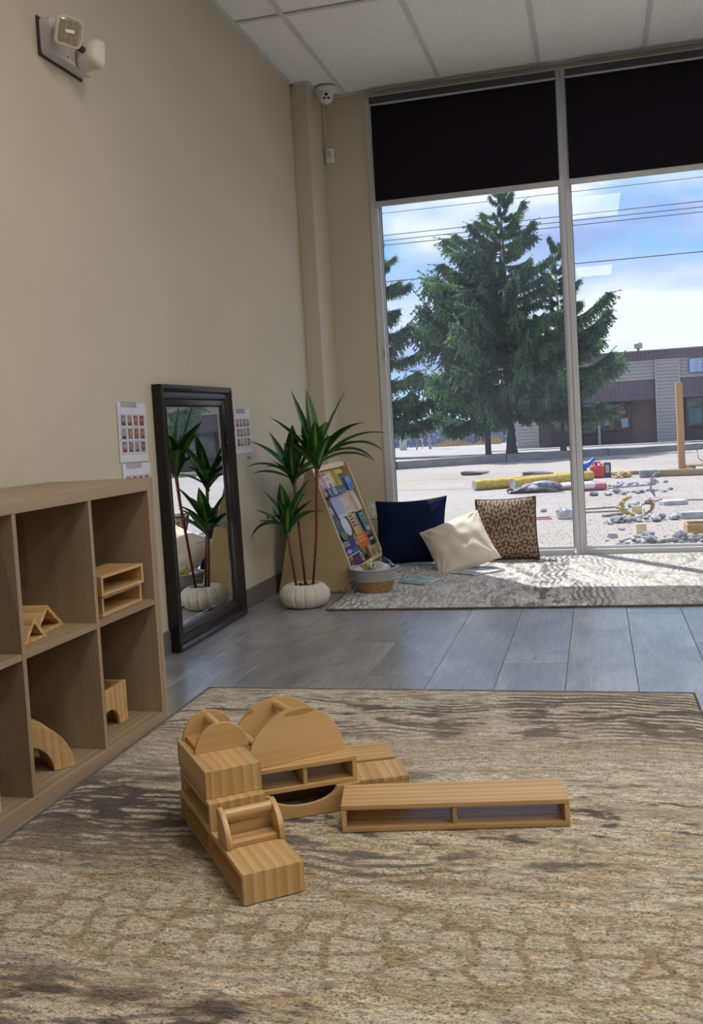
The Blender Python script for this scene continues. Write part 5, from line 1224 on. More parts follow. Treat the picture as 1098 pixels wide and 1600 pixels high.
# sign
sg = thing('shop_sign', 'white and blue shop sign with tick marks on the siding at right', 'sign', (bx(5.30), YF-0.545, bz(2.07)))
SW, SH = 3.2, bz(2.66)-bz(2.07)
MB().box((SW/2, -0.03, SH/2), (SW, 0.06, SH)).obj('sign_box', pm('sign_frame_blue', (0.12, 0.15, 0.25), 0.5), sg)
MB().box((SW/2, -0.065, SH/2), (SW-0.07, 0.012, SH-0.07)).obj('sign_face', pm('sign_pale_blue', (0.42, 0.52, 0.72), 0.5, 0.06, 3), sg)
ink = pm('sign_ink', (0.05, 0.07, 0.18), 0.5)
for i, w_ in enumerate(('Windo', 'ALL R', 'Repai', 'Custo')):
    zz = SH-0.165-i*0.122
    text_on(sg, 'sign_line', w_, ink, 0.15, (0.42, -0.073, zz), (PI/2, 0, 0), 0.002)
    MB().tube([(0.20, -0.074, zz+0.03), (0.235, -0.074, zz+0.005), (0.33, -0.074, zz+0.09)], 0.013, 5, flat=0.5).obj('tick_mark', ink, sg)
# sidewalk slab in front of the shop
sw = struct(bpy.data.objects.new('sidewalk', None)); COL.objects.link(sw)
for i in range(20):
    x_ = -2.0+i*1.5
    MB().add([(x_+0.01, 31.3, rz_(31.3)+0.0), (x_+1.49, 31.3, rz_(31.3)), (x_+1.49, 34.8, rz_(34.8)), (x_+0.01, 34.8, rz_(34.8)), (x_+0.01, 31.3, rz_(31.3)+0.03), (x_+1.49, 31.3, rz_(31.3)+0.03), (x_+1.49, 34.8, rz_(34.8)+0.03), (x_+0.01, 34.8, rz_(34.8)+0.03)], [(0,1,2,3),(7,6,5,4),(0,4,5,1),(1,5,6,2),(2,6,7,3),(3,7,4,0)]).obj('paving_slab', walk_m, sw)
grass_m = pm('lawn_green', (0.10, 0.16, 0.04), 0.95, 0.3, 8, 0.5)
S('grass_strip', MB().add([(9, 30.2, rz_(30.2)+0.02), (26, 31.0, rz_(31)+0.02), (26, 32.5, rz_(32.5)+0.035), (3.0, 31.2, rz_(31.2)+0.035)], [(0, 1, 2, 3)]), grass_m)

# ------------------------------------------------------------------ spruces
m, t, b = nt('spruce_needles')
tc = N(t, 'ShaderNodeTexCoord'); oi = N(t, 'ShaderNodeObjectInfo')
ge = N(t, 'ShaderNodeNewGeometry')
f1 = noise(t, ge.outputs['Position'], 1.6, 3, 0.6); f2 = noise(t, ge.outputs['Position'], 14, 2, 0.6)
c = ramp(t, math_node(t, 'ADD', math_node(t, 'MULTIPLY', f1, 0.6), math_node(t, 'MULTIPLY', f2, 0.4)), [(0.36, (0.050, 0.095, 0.078)), (0.50, (0.110, 0.185, 0.125)), (0.62, (0.27, 0.42, 0.15))])
L(t, c, b.inputs['Base Color']); b.inputs['Roughness'].default_value = 0.7; b.inputs['Specular IOR Level'].default_value = 0.2
trl = N(t, 'ShaderNodeBsdfTranslucent'); L(t, c, trl.inputs['Color']); mx = N(t, 'ShaderNodeMixShader'); mx.inputs[0].default_value = 0.35
out = t.nodes['Material Output']; L(t, b.outputs[0], mx.inputs[1]); L(t, trl.outputs[0], mx.inputs[2]); L(t, mx.outputs[0], out.inputs[0])
needle_m = m
bark_m = pm('spruce_bark', (0.12, 0.095, 0.085), 0.95, 0.3, 12, 0.6, mp=(3, 3, 0.6))
def twig(mb, p, d_, ln, r_, rr):
    """a needled twig: three crossed ragged blades"""
    d_ = d_.normalized(); a = d_.cross(Vector((0, 0, 1)))
    if a.length < 0.05: a = Vector((1, 0, 0))
    a.normalize(); b_ = a.cross(d_)
    for k in range(2):
        s_ = (a*math.cos(PI*k/2+0.5)+b_*math.sin(PI*k/2+0.5))
        n = 3; vs = []; fs = []
        for i in range(n):
            f0, f1_ = i/n, (i+1)/n; w = r_*(1-0.55*f0)*rr.uniform(0.7, 1.2)
            q0 = p+d_*(ln*f0); q1 = p+d_*(ln*f1_); fw = d_*(ln*0.42)
            o_ = len(vs); vs += [q0, q0+s_*w+fw, q1, q0-s_*w+fw]; fs += [(o_, o_+1, o_+2, o_+3)]
        mb.add(vs, fs)
def branch_mesh(Lb, rise, droop, seed, dens=1.0):
    """spruce bough along +x with hanging and side twigs"""
    rr = random.Random(seed); mb = MB(); spine = []
    n = 9
    for i in range(n+1):
        f_ = i/n; spine.append(Vector((Lb*f_, rr.uniform(-0.02, 0.02), Lb*(rise*f_ - droop*f_*(1-f_)*1.2 + 0.12*f_**3))))
    wood_ = MB().tube(spine, [0.030*Lb/2*(1-0.85*i/n)+0.004 for i in range(n+1)], 5)
    cnt = int(52*Lb*dens)
    for i in range(cnt):
        f_ = 0.10+0.90*(i/cnt)**0.85; k = min(n-1, int(f_*n)); p = spine[k].lerp(spine[k+1], f_*n-k)
        wd = (1-f_)*0.55+0.16
        s_ = rr.choice((-1, 1)); sd_ = Vector((rr.uniform(0.4, 1.0), s_*rr.uniform(0.5, 1.1), rr.uniform(-0.55, 0.12)))
        ln = Lb*0.26*wd*rr.uniform(0.7, 1.3)+0.12
        twig(mb, p, sd_, ln, 0.036, rr)
        q = p+sd_.normalized()*ln*0.5
        for _ in range(2):
            twig(mb, q+Vector((rr.uniform(-.05, .05), rr.uniform(-.05, .05), 0)), Vector((rr.uniform(-0.1, 0.5), s_*rr.uniform(0, 0.5), -1)), rr.uniform(0.10, 0.28), 0.028, rr)
        twig(mb, p, Vector((0.4, rr.uniform(-0.4, 0.4), rr.uniform(-1.2, 0.5))), rr.uniform(0.12, 0.30), 0.030, rr)
    a = len(mb.v); nf = len(mb.f)
    mb.add(wood_.v, wood_.f)
    me = mb.mesh('bough', None); me.materials.append(needle_m); me.materials.append(bark_m)
    for p_ in me.polygons:
        if p_.index >= nf: p_.material_index = 1
    return me
boughs = [branch_mesh(1.0, r_, d_, 11+i, 1.25) for i, (r_, d_) in enumerate(((0.02, 0.35), (-0.15, 0.25), (0.25, 0.3), (0.12, 0.45), (-0.28, 0.2), (0.5, 0.15)))]
def spruce(label, x_, y_, z0, h, rad, layers, per, seed, bend=lambda f: 1.0, side=lambda a, f: 1.0, trunk_r=0.16, first=0.06, extras=(), flat=False):
    rr = random.Random(seed)
    o = thing('spruce_tree', label, 'tree', (x_, y_, z0), group='spruce trees outside')
    MB().tube([(0, 0, -0.15), (0, 0, h*0.3), (0.02, 0, h*0.6), (0, 0, h)], [trunk_r*1.15, trunk_r*0.85, trunk_r*0.5, 0.01], 10).obj('trunk', bark_m, o, smooth=True)
    for i in range(layers):
        f_ = first+(0.975-first)*(i/(layers-1)); z = h*f_
        R_ = rad*bend(f_)
        for k in range(per if f_ < 0.85 else max(4, per-2)):
            if rr.random() < 0.16: continue
            a = 2*PI*k/per + i*0.83 + rr.uniform(-0.25, 0.25)
            Lb = R_*side(a, f_)*rr.uniform(0.62, 1.15)
            if Lb < 0.12: Lb = 0.12
            if f_ > 0.72: me = boughs[5] if rr.random() < 0.6 else boughs[2]
            elif f_ < 0.20: me = boughs[rr.choice((0, 3, 0, 1))]
            elif f_ < 0.35: me = boughs[rr.choice((0, 3, 0, 1))]
            else: me = boughs[rr.choice((5, 2, 3, 3, 2))]
            if flat: me = boughs[rr.choice((0, 3, 0, 3, 1))]
            sc_ = (Lb, max(Lb*0.62, 0.35), max(Lb*0.72, 0.45))
            link(me, 'branch', o, (0, 0, z+rr.uniform(-0.08, 0.08)), (rr.uniform(-0.25, 0.25), rr.uniform(-0.14, 0.14), a), sc_)
    link(boughs[5], 'branch', o, (0, 0, h-0.35), (0, -PI/2+0.05, 0), (0.5, 0.35, 0.35))
    for (z, a, Lb, ty, tilt) in extras: link(boughs[ty], 'branch', o, (0, 0, z), (0, -tilt, a), (Lb, Lb*0.7, Lb*0.8))
    return o
def b1_(f):   # wide skirt, waist, narrow top
    return (0.88 if f < 0.2 else 0.90-0.42*(f-0.2) if f < 0.55 else 0.74-1.15*(f-0.55) if f < 0.78 else 0.42-1.5*(f-0.78))
def sd1(a, f):
    left = math.cos(a) < -0.2
    return 1.0 if left else (0.80 if f < 0.6 else 0.75)
spruce('tallest spruce tree in the middle of the window, behind the curb', -0.62, 25.2, rz_(25.2), 7.45, 2.70, 22, 8, 21, b1_, sd1, 0.17, 0.165,
       extras=((6.1, 2.9, 0.8, 5, 0.5), (6.2, 0.2, 0.95, 5, 0.5), (5.6, 0.1, 1.1, 5, 0.35), (5.7, 3.0, 1.1, 5, 0.35), (3.6, 3.05, 2.5, 2, 0.35), (3.3, 3.3, 2.4, 3, 0.25), (2.6, 3.0, 2.7, 3, 0.30)))
def b2_(f): return 1.0-0.35*f if f < 0.5 else 0.82-1.35*(f-0.5)
def sd2(a, f): return 1.0 if math.cos(a) > 0.2 else 0.7
spruce('shorter spruce tree, crossed by the window mullion', 0.80, 25.8, rz_(25.8), 5.9, 1.50, 16, 8, 33, b2_, sd2, 0.10, 0.18,
       extras=((2.0, 0.15, 1.7, 3, 0.12), (2.9, 0.1, 1.6, 2, 0.35), (3.5, -0.1, 1.5, 5, 0.1)))
def b3_(f): return 1.0-0.42*f if f < 0.6 else 0.75-1.4*(f-0.6)
spruce('dark spruce tree at the left edge of the window', -4.95, 27.0, rz_(27), 6.9, 2.30, 9, 8, 55, b3_, lambda a, f: 1.0, 0.18, 0.17, (), True)
spruce('spruce tree farther right beyond the frame, seen in the mirror', 15.0, 31.0, rz_(31), 8.0, 2.6, 14, 8, 77, b3_, lambda a, f: 1.0, 0.2, 0.25)
bp = thing('dark_post', 'slim dark post standing just left of the tall spruce trunk', 'post', (-1.22, 24.6, rz_(24.6)-0.05))
MB().lathe([(0.085, 0), (0.082, 1.35), (0.06, 1.40)], 14).obj('post_shaft', pm('dark_post_paint', (0.045, 0.042, 0.045), 0.7), bp, smooth=True, angle=40)
MB().lathe([(0.13, 0.0), (0.13, 0.05), (0.09, 0.09)], 14).obj('post_base', pm('post_base_grey', (0.12, 0.12, 0.12), 0.8), bp)

# ------------------------------------------------------------------ far left: fence, pole, weeds, truck
fence_m = pm('fence_blue_grey', (0.20, 0.24, 0.32), 0.7, 0.12, 2)
fn = thing('panel_fence', 'blue-grey vertical slat fence far away between the spruces', 'fence', (-10.0, 51.5, -0.75))
fa = math.atan2(-1.2, 5.2)
fn.rotation_euler = (0, 0, 0.0)
slm = MB().box((0, 0, 0.62), (0.185, 0.03, 1.24)).mesh('slat', fence_m)
for i in range(38):
    link(slm, 'slat', fn, (i*0.21, 0.25 if i % 2 else 0.22, 0.0))
for zz in (0.25, 1.05): MB().box((3.9, 0.29, zz), (8.0, 0.05, 0.08)).obj('rail', pm('fence_rail', (0.16, 0.18, 0.22), 0.7), fn)
for i in range(4): MB().box((0.1+i*2.5, 0.34, 0.66), (0.12, 0.08, 1.34)).obj('fence_post', pm('fence_post_grey', (0.3, 0.3, 0.3), 0.7), fn)
gt = thing('pipe_gate', 'pale tubular gate standing in front of the blue-grey fence', 'gate', (-8.3, 46.0, -0.62))
MB().tube([(0, 0, 0), (0, 0, 1.0), (1.45, 0, 1.0), (1.45, 0, 0)], 0.028, 6).obj('gate_frame', pm('gate_white', (0.5, 0.52, 0.54), 0.5), gt)
MB().tube([(0, 0, 0.5), (1.45, 0, 0.5)], 0.018, 6).obj('gate_rail', pm('gate_white2', (0.5, 0.52, 0.54), 0.5), gt)
up_ = thing('utility_pole', 'grey utility pole with a transformer far away between the trees', 'pole', (-6.15, 44.15, -0.62))
MB().tube([(0, 0, 0), (0.0, 0, 1.9), (-0.03, 0, 3.9)], [0.075, 0.07, 0.05], 8).obj('pole_shaft', pm('pole_grey', (0.33, 0.33, 0.34), 0.8), up_)
MB().lathe([(0.10, 0), (0.17, 0.03), (0.17, 0.42), (0.10, 0.46)], 12, (-0.22, 0, 3.15)).obj('transformer', pm('transformer_grey', (0.28, 0.34, 0.36), 0.5), up_)
st_ = thing('marker_stake', 'slanted orange-brown stake left of the utility pole', 'stake', (-6.7, 43.5, -0.60))
MB().tube([(0, 0, 0), (0.12, 0, 0.95)], 0.035, 6).obj('stake_shaft', pm('stake_orange', (0.42, 0.19, 0.10), 0.8), st_)
cpst = thing('concrete_post', 'pale concrete post at the far left edge of the window', 'post', (-7.55, 44.5, -0.62))
MB().box((0, 0, 0.5), (0.32, 0.25, 1.1)).obj('post_block', pm('pale_concrete', (0.5, 0.48, 0.44), 0.9), cpst, bevel=0.02)
wd = MB(); rr = random.Random(4)
for i in range(900):
    x_ = rr.uniform(-6.8, -3.2); y_ = 49.5+rr.uniform(-1.0, 0.8); h_ = rr.uniform(0.15, 0.6)*(0.6+0.4*math.sin(x_*3))
    dx = rr.uniform(-0.1, 0.1); z = rz_(y_)
    wd.add([(x_-0.02, y_, z), (x_+0.02, y_, z), (x_+dx, y_, z+h_)], [(0, 1, 2)])
tag(wd.obj('dry_weeds', pm('dry_grass', (0.42, 0.32, 0.18), 0.9, 0.3, 10)), 'dry tan weeds growing along the foot of the distant fence', 'weeds', kind='stuff')
tk = thing('pickup_truck', 'small distant maroon pickup truck seen between the spruce trunks', 'truck', (-6.3, 62.0, -0.80), 0.1)
MB().prism([(-0.9, 0.28), (1.0, 0.28), (1.0, 0.75), (0.35, 0.80), (0.1, 1.18), (-0.5, 1.18), (-0.62, 0.80), (-0.9, 0.72)], -0.7, 0.7, ('x', 'z', 'y')).obj('body', pm('truck_maroon', (0.13, 0.05, 0.06), 0.3), tk, bevel=0.03)
MB().prism([(0.30, 0.82), (0.07, 1.12), (-0.45, 1.12), (-0.54, 0.82)], -0.71, 0.71, ('x', 'z', 'y')).obj('windows', pm('truck_glass', (0.05, 0.06, 0.08), 0.1), tk)
for xx in (-0.58, 0.62):
    for yy_ in (-0.68, 0.68): MB().lathe([(0.24, -0.09), (0.26, 0), (0.24, 0.09)], 14).obj('wheel', pm('tyre', (0.02, 0.02, 0.02), 0.8), tk, (xx, yy_, 0.26), (PI/2, 0, 0))
hedge = thing('roadside_hedge', 'low dark green hedge behind the distant fence', 'hedge', (-14, 58, -1.0))
hm = MB(); rr = random.Random(8)
for i in range(2600):
    x_ = rr.uniform(0, 30); y_ = rr.uniform(0, 2.0); z = rr.uniform(0.0, 1.5+0.5*math.sin(x_*1.3))
    twig(hm, Vector((x_, y_, z)), Vector((rr.uniform(-1, 1), rr.uniform(-1, 1), rr.uniform(-0.2, 1))), 0.35, 0.14, rr)
hm.obj('foliage', needle_m, hedge, kind='stuff')

# ------------------------------------------------------------------ power lines
wire_m = pm('power_line_dark', (0.05, 0.06, 0.09), 0.7)
for (z, lb, rr_) in ((6.95, 'highest power line crossing the sky', 0.009), (6.32, 'second power line from the top', 0.011), (6.17, 'third power line from the top', 0.011), (6.04, 'fourth power line from the top', 0.011), (5.00, 'lowest power line, crossing the spruce tops', 0.013), (2.9, 'thin cable lowest over the distant fence', 0.008)):
    y_ = 27.0 if z > 4 else 43; k_ = (y_+2.77)/27.77; zz = 0.9035+(z-0.9035)*k_ if z > 4 else 2.2
    pts = [(x_, y_, zz-0.12*(1-(x_/40)**2)*0.8) for x_ in range(-40, 41 if z > 4 else -2, 8)]
    o = MB().tube(pts, rr_*k_, 5).obj('power_line', wire_m)
    tag(o, lb, 'power line', 'power lines')

# ------------------------------------------------------------------ debris on the lot
yel = pm('bollard_yellow', (0.50, 0.34, 0.05), 0.6, 0.25, 18, 0.3)
conc = pm('broken_concrete', (0.44, 0.45, 0.48), 0.95, 0.25, 9, 0.6)
conc_d = pm('dark_concrete', (0.24, 0.25, 0.28), 0.95, 0.25, 9, 0.6)
timber = wood('weathered_timber', (0.24, 0.17, 0.095), (0.36, 0.27, 0.155), 0, 0.8)
timber_o = wood('orange_timber', (0.38, 0.20, 0.09), (0.50, 0.29, 0.14), 0, 0.7)
def ground(x_, y_, dz=0): return Vector((x_, y_, gz(y_)+dz))
def bollard(label, x0, y0, x1, y1, r_):
    A_, B_ = ground(x0, y0, r_), ground(x1, y1, r_); c_ = (A_+B_)/2; d_ = (B_-A_)
    o = thing('fallen_bollard', label, 'bollard', c_-Vector((0, 0, r_)), math.atan2(d_.y, d_.x), 'fallen yellow bollards')
    l_ = d_.length
    MB().tube([(-l_/2, 0, r_), (-l_/4, 0, r_+0.004), (0, 0, r_), (l_/2, 0, r_)], [r_, r_*1.02, r_, r_*0.98], 24).obj('pipe', yel, o, smooth=True, angle=40)
    for s_ in (-1, 1): MB().tube([(s_*(l_/2-0.01), 0, r_), (s_*(l_/2+0.006), 0, r_)], r_*0.88, 20).obj('concrete_core', conc, o)
bollard('short fallen yellow bollard piece, leftmost on the lot', -0.06, 11.70, 0.46, 12.05, 0.078)
bollard('long fallen yellow bollard piece, right of the short one', 0.50, 11.75, 1.62, 12.95, 0.080)
bollard('thin fallen yellow bollard behind the two thick ones', 0.22, 12.75, 1.4, 13.7, 0.060)
rocks = []
for s_ in range(10):
    bm = bmesh.new(); bmesh.ops.create_icosphere(bm, subdivisions=1, radius=1); rr = random.Random(100+s_)
    for v_ in bm.verts: v_.co *= rr.uniform(0.65, 1.15)
    for v_ in bm.verts: v_.co.z *= 0.62
    me = bpy.data.meshes.new('chunk'); bm.to_mesh(me); bm.free(); me.materials.append(conc if s_ % 3 else conc_d); rocks.append(me)
def pile(label, group, x0, y0, x1, y1, n, w, smin, smax, seed, up=0.0):
    rr = random.Random(seed)
    for i in range(n):
        f_ = rr.random(); x_ = x0+(x1-x0)*f_+rr.gauss(0, w*0.5); y_ = y0+(y1-y0)*f_+rr.gauss(0, w)
        s_ = rr.uniform(smin, smax)*(0.72 if rr.random() < 0.85 else 1.4)
        o = link(rocks[rr.randrange(10)], 'concrete_chunk', None, ground(x_, y_, s_*0.42+rr.random()*up), (rr.uniform(-0.3, 0.3), rr.uniform(-0.3, 0.3), rr.uniform(0, 6)), (s_*rr.uniform(0.9, 1.6), s_, s_))
        tag(o, label, 'rubble', group)
pile('grey broken concrete chunk in the pile nearest the window sill', 'rubble pile at the window sill', 1.88, 4.66, 2.75, 4.62, 130, 0.10, 0.020, 0.045, 1, 0.07)
pile('grey concrete chunk in the row in front of the broken yellow ring', 'rubble row before the yellow ring', 1.78, 6.35, 2.42, 6.62, 44, 0.07, 0.02, 0.05, 2, 0.03)
pile('grey concrete chunk in the row just behind the broken yellow ring', 'rubble row behind the yellow ring', 1.92, 7.9, 2.28, 8.4, 26, 0.10, 0.02, 0.05, 3)
pile('grey concrete chunk in the scattered row beyond the red and white bag', 'scattered rubble row in mid lot', 1.72, 9.9, 2.52, 10.3, 30, 0.12, 0.025, 0.055, 4)
pile('grey concrete chunk in the thin far row before the upright timber', 'thin far rubble row', 1.85, 11.4, 2.60, 11.9, 26, 0.14, 0.02, 0.05, 5)
pile('grey stone scattered alone on the open gravel lot', 'scattered single stones', 1.0, 5.0, 1.7, 9.0, 12, 0.7, 0.012, 0.03, 6)
gvl = MB(); rr = random.Random(12)
for i in range(6000):
    y_ = 3.75+9*rr.random()**1.6; x_ = rr.uniform(0.2, 1.2+0.45*y_); s_ = rr.uniform(0.003, 0.009); z = gz(y_)
    gvl.add([(x_-s_, y_-s_, z), (x_+s_, y_-s_, z), (x_, y_+s_, z), (x_, y_, z+s_*1.1)], [(0, 1, 3), (1, 2, 3), (2, 0, 3)])
tag(gvl.obj('loose_gravel', pm('gravel_bits', (0.30, 0.28, 0.27), 0.95, 0.5, 200)), 'fine loose gravel scattered over the pale parking lot', 'gravel', kind='stuff')
# tarp heap
tp = crumple('tarp', 'crumpled dark grey tarp lying before the long yellow bollard', ground(0.98, 10.85, 0.06), 0.22, pm('tarp_grey', (0.20, 0.21, 0.25), 0.45, 0.5, 16), 21, (1.6, 0.8, 0.40), 'tarp', 0.5, 4, 'sheets and bags on the lot')
crumple('torn_sack', 'small torn black sack on the left tip of the grey tarp', ground(0.68, 10.75, 0.04), 0.10, pm('sack_black', (0.06, 0.06, 0.07), 0.4, 0.4, 16), 22, (1.6, 0.8, 0.5), 'sack', 0.5, 3, 'sheets and bags on the lot')
crumple('white_pink_sheet', 'white and pink plastic sheet right of the grey tarp', ground(1.28, 11.15, 0.05), 0.15, pm('sheet_pink_white', (0.66, 0.45, 0.50), 0.5, 0.4, 10), 23, (1.7, 0.9, 0.35), 'sheet', 0.3, 3, 'sheets and bags on the lot')
cs = thing('cement_sack', 'red and white sack lying right of the window mullion', 'sack', ground(1.66, 10.85), 0.25, 'sheets and bags on the lot')
MB().box((0, 0, 0.055), (0.34, 0.26, 0.10)).obj('sack_body', pm('sack_red', (0.52, 0.13, 0.15), 0.7, 0.15, 30), cs, bevel=0.045, seg=4)
MB().box((-0.09, 0, 0.070), (0.22, 0.27, 0.10)).obj('sack_top', pm('sack_white', (0.72, 0.66, 0.66), 0.7, 0.05), cs, bevel=0.045, seg=4)
crumple('rag', 'small dark rag on the gravel, left of the yellow bollards', ground(-0.66, 16.5, 0.04), 0.11, pm('rag_dark', (0.13, 0.12, 0.12), 0.8), 24, (2.6, 0.8, 0.4), 'rag', 0.4, 3, 'rags on the lot')
crumple('rag', 'small dark rag behind the long yellow bollard', ground(0.70, 14.9, 0.05), 0.11, pm('rag_dark2', (0.13, 0.12, 0.12), 0.8), 25, (2.4, 0.8, 0.4), 'rag', 0.4, 3, 'rags on the lot')
# red jerry can
jc = thing('fuel_can', 'red plastic fuel can standing right of the window mullion', 'fuel can', ground(1.72, 13.76), 0.2)
redp = pm('red_plastic', (0.58, 0.035, 0.04), 0.4, 0.1)
MB().box((0, 0, 0.105), (0.23, 0.15, 0.21)).obj('can_body', redp, jc, bevel=0.04, seg=4)
MB().tube([(-0.07, 0, 0.20), (-0.05, 0, 0.26), (0.04, 0, 0.26), (0.07, 0, 0.20)], 0.013, 8).obj('can_handle', redp, jc, smooth=True)
MB().tube([(0.08, 0, 0.20), (0.10, 0, 0.245)], 0.020, 10).obj('cap', pm('cap_yellow', (0.62, 0.5, 0.3), 0.5), jc)
MB().tube([(-0.02, -0.03, 0.215), (-0.02, -0.03, 0.25)], 0.022, 10).obj('cap', pm('cap_black', (0.03, 0.02, 0.02), 0.5), jc)
bj = thing('blue_tool', 'blue plastic tool lying behind the grey bucket and red can', 'tool', ground(1.52, 14.2), 0.3)
blu = pm('blue_plastic', (0.03, 0.14, 0.55), 0.4, 0.15)
MB().tube([(-0.20, 0, 0.17), (0.0, 0, 0.18), (0.10, 0, 0.24), (0.17, 0, 0.31)], [0.05, 0.06, 0.04, 0.035], 10).obj('tool_body', blu, bj, smooth=True)
MB().tube([(-0.16, 0, 0.0), (-0.14, 0, 0.17)], 0.03, 8).obj('tool_leg', blu, bj); MB().tube([(0.0, 0, 0.0), (0.0, 0, 0.17)], 0.03, 8).obj('tool_leg', blu, bj)
gb = thing('grey_pail', 'small grey pail between the blue tool and the red can', 'pail', ground(1.55, 13.65))
MB().lathe([(0.05, 0), (0.065, 0.13), (0.06, 0.13), (0.045, 0.01)], 20).obj('pail_wall', pm('pail_grey', (0.24, 0.27, 0.29), 0.5), gb, smooth=True, angle=40)
MB().tube([(-0.065, 0, 0.13), (0, -0.06, 0.05), (0.065, 0, 0.13)], 0.005, 6).obj('pail_handle', pm('wire_grey', (0.4, 0.4, 0.4), 0.4), gb)
db = thing('dark_canister', 'dark grey rectangular canister right of the red fuel can', 'canister', ground(1.885, 13.82), 0.1)
MB().box((0, 0, 0.12), (0.105, 0.11, 0.24)).obj('case', pm('canister_dark', (0.045, 0.06, 0.075), 0.4), db, bevel=0.008)
MB().box((0, 0, 0.247), (0.09, 0.10, 0.012)).obj('lid', pm('lid_blue_grey', (0.18, 0.24, 0.36), 0.4), db, bevel=0.004)
MB().box((-0.008, -0.0565, 0.145), (0.06, 0.003, 0.13)).obj('label_plate', pm('label_pale', (0.40, 0.42, 0.46), 0.5), db)
crumple('burlap_lump', 'tan rounded lump of broken wood right of the dark canister', ground(2.14, 13.6, 0.05), 0.11, pm('lump_tan', (0.48, 0.32, 0.14), 0.9, 0.3, 20), 31, (1.2, 0.9, 0.62), 'rubble', 0.2, 3, 'lumps on the lot')
def plankthing(name, label, p0, p1, w, h, mat, group=None, cat='timber'):
    A_, B_ = Vector(p0), Vector(p1); c_ = (A_+B_)/2; d_ = B_-A_
    o = thing(name, label, cat, c_, 0, group, rot=(0, -math.atan2(d_.z, math.hypot(d_.x, d_.y)), math.atan2(d_.y, d_.x)))
    board('beam', mat, (0, 0, 0), (d_.length, w, h), o, 'x', 0.004)
    return o
plankthing('wooden_board', 'narrow brown board lying behind the dark canister', ground(1.95, 14.3, 0.03), ground(2.6, 14.4, 0.03), 0.12, 0.06, timber, 'timbers on the lot')
plankthing('wooden_stick', 'thin pale stick sloping down beside the dark canister', ground(1.93, 13.6, 0.10), ground(2.12, 13.3, 0.012), 0.03, 0.02, timber, 'timbers on the lot')
plankthing('wooden_stick', 'thin pale stick leaning on the tan lump', ground(2.0, 13.35, 0.012), ground(2.16, 13.5, 0.09), 0.03, 0.02, timber, 'timbers on the lot')
# upright post with base timbers
pt = thing('timber_post', 'tall upright orange-brown timber post at the right of the lot', 'post', ground(3.09, 14.35), 0.1)
board('upright', timber_o, (0, 0, 0.76), (0.105, 0.105, 1.50), pt, 'z', 0.006)
board('foot_timber', timber, (0.0, 0, 0.035), (0.34, 0.20, 0.07), pt, 'x', 0.006)
plankthing('timber_beam', 'long pale timber beam lying in front of the upright post', ground(2.62, 13.45, 0.055), ground(4.3, 13.25, 0.055), 0.10, 0.10, timber, 'timbers on the lot')
MBk = MB().box((0, 0, 0.06), (0.26, 0.18, 0.12)); kb = thing('grey_brick', 'dark grey concrete brick at the left end of the timber beam', 'brick', ground(2.50, 13.35), 0.05); MBk.obj('brick_body', conc_d, kb, bevel=0.01)
pa = thing('wooden_pallet', 'small wooden pallet right of the upright post', 'pallet', ground(3.62, 14.75), 0.05)
for xx in (-0.36, 0, 0.36): board('block_foot', timber, (xx, 0, 0.045), (0.10, 0.5, 0.09), pa, 'y', 0.004)
for i in range(4): board('slat', timber, (0, -0.2+i*0.133, 0.105), (0.86, 0.10, 0.025), pa, 'x', 0.003)
hw_ = thing('wire_hook', 'thin bent black wire standing above the pallet', 'wire', ground(3.42, 14.6))
MB().tube([(0.06, 0, 0.13), (-0.04, 0, 0.22), (-0.06, 0, 0.36), (0.02, 0, 0.45), (0.16, 0, 0.44), (0.3, 0, 0.36)], 0.008, 6).obj('wire', pm('wire_black', (0.04, 0.04, 0.05), 0.5), hw_, smooth=True)
# bucket
bu = thing('bucket', 'white bucket of blue-grey scraps just left of the window mullion', 'bucket', ground(1.40, 6.95))
bum = pm('bucket_white', (0.50, 0.50, 0.52), 0.4, 0.25, 14)
MB().lathe([(0.070, 0.0), (0.085, 0.085), (0.090, 0.088), (0.078, 0.085), (0.065, 0.01)], 28).obj('bucket_wall', bum, bu, smooth=True, angle=40)
MB().tube([(-0.088, -0.01, 0.08), (-0.05, -0.085, 0.025), (0.03, -0.095, 0.02), (0.088, -0.01, 0.08)], 0.004, 6).obj('bucket_handle', pm('handle_white', (0.7, 0.7, 0.7), 0.4), bu)
crumple('bucket_contents', 'crumpled pale blue plastic inside the white bucket', ground(1.40, 6.95, 0.085), 0.060, pm('pale_blue_plastic', (0.25, 0.34, 0.50), 0.4, 0.5, 30), 41, (1, 1, 0.4), 'plastic', 0.3, 3, 'bucket fillings')
# red frame lying
rf = thing('red_frame', 'thin red rectangular frame lying flat left of the bucket', 'frame', ground(1.14, 6.98, 0.006), 0.15)
rfm = pm('red_paint', (0.50, 0.07, 0.12), 0.5)
for (c_, d_) in (((0, -0.07, 0.0), (0.26, 0.012, 0.012)), ((0, 0.10, 0.0), (0.26, 0.012, 0.012)), ((-0.124, 0.015, 0), (0.012, 0.158, 0.012)), ((0.124, 0.015, 0), (0.012, 0.158, 0.012))): MB().box(c_, d_).obj('frame_bar', rfm, rf)
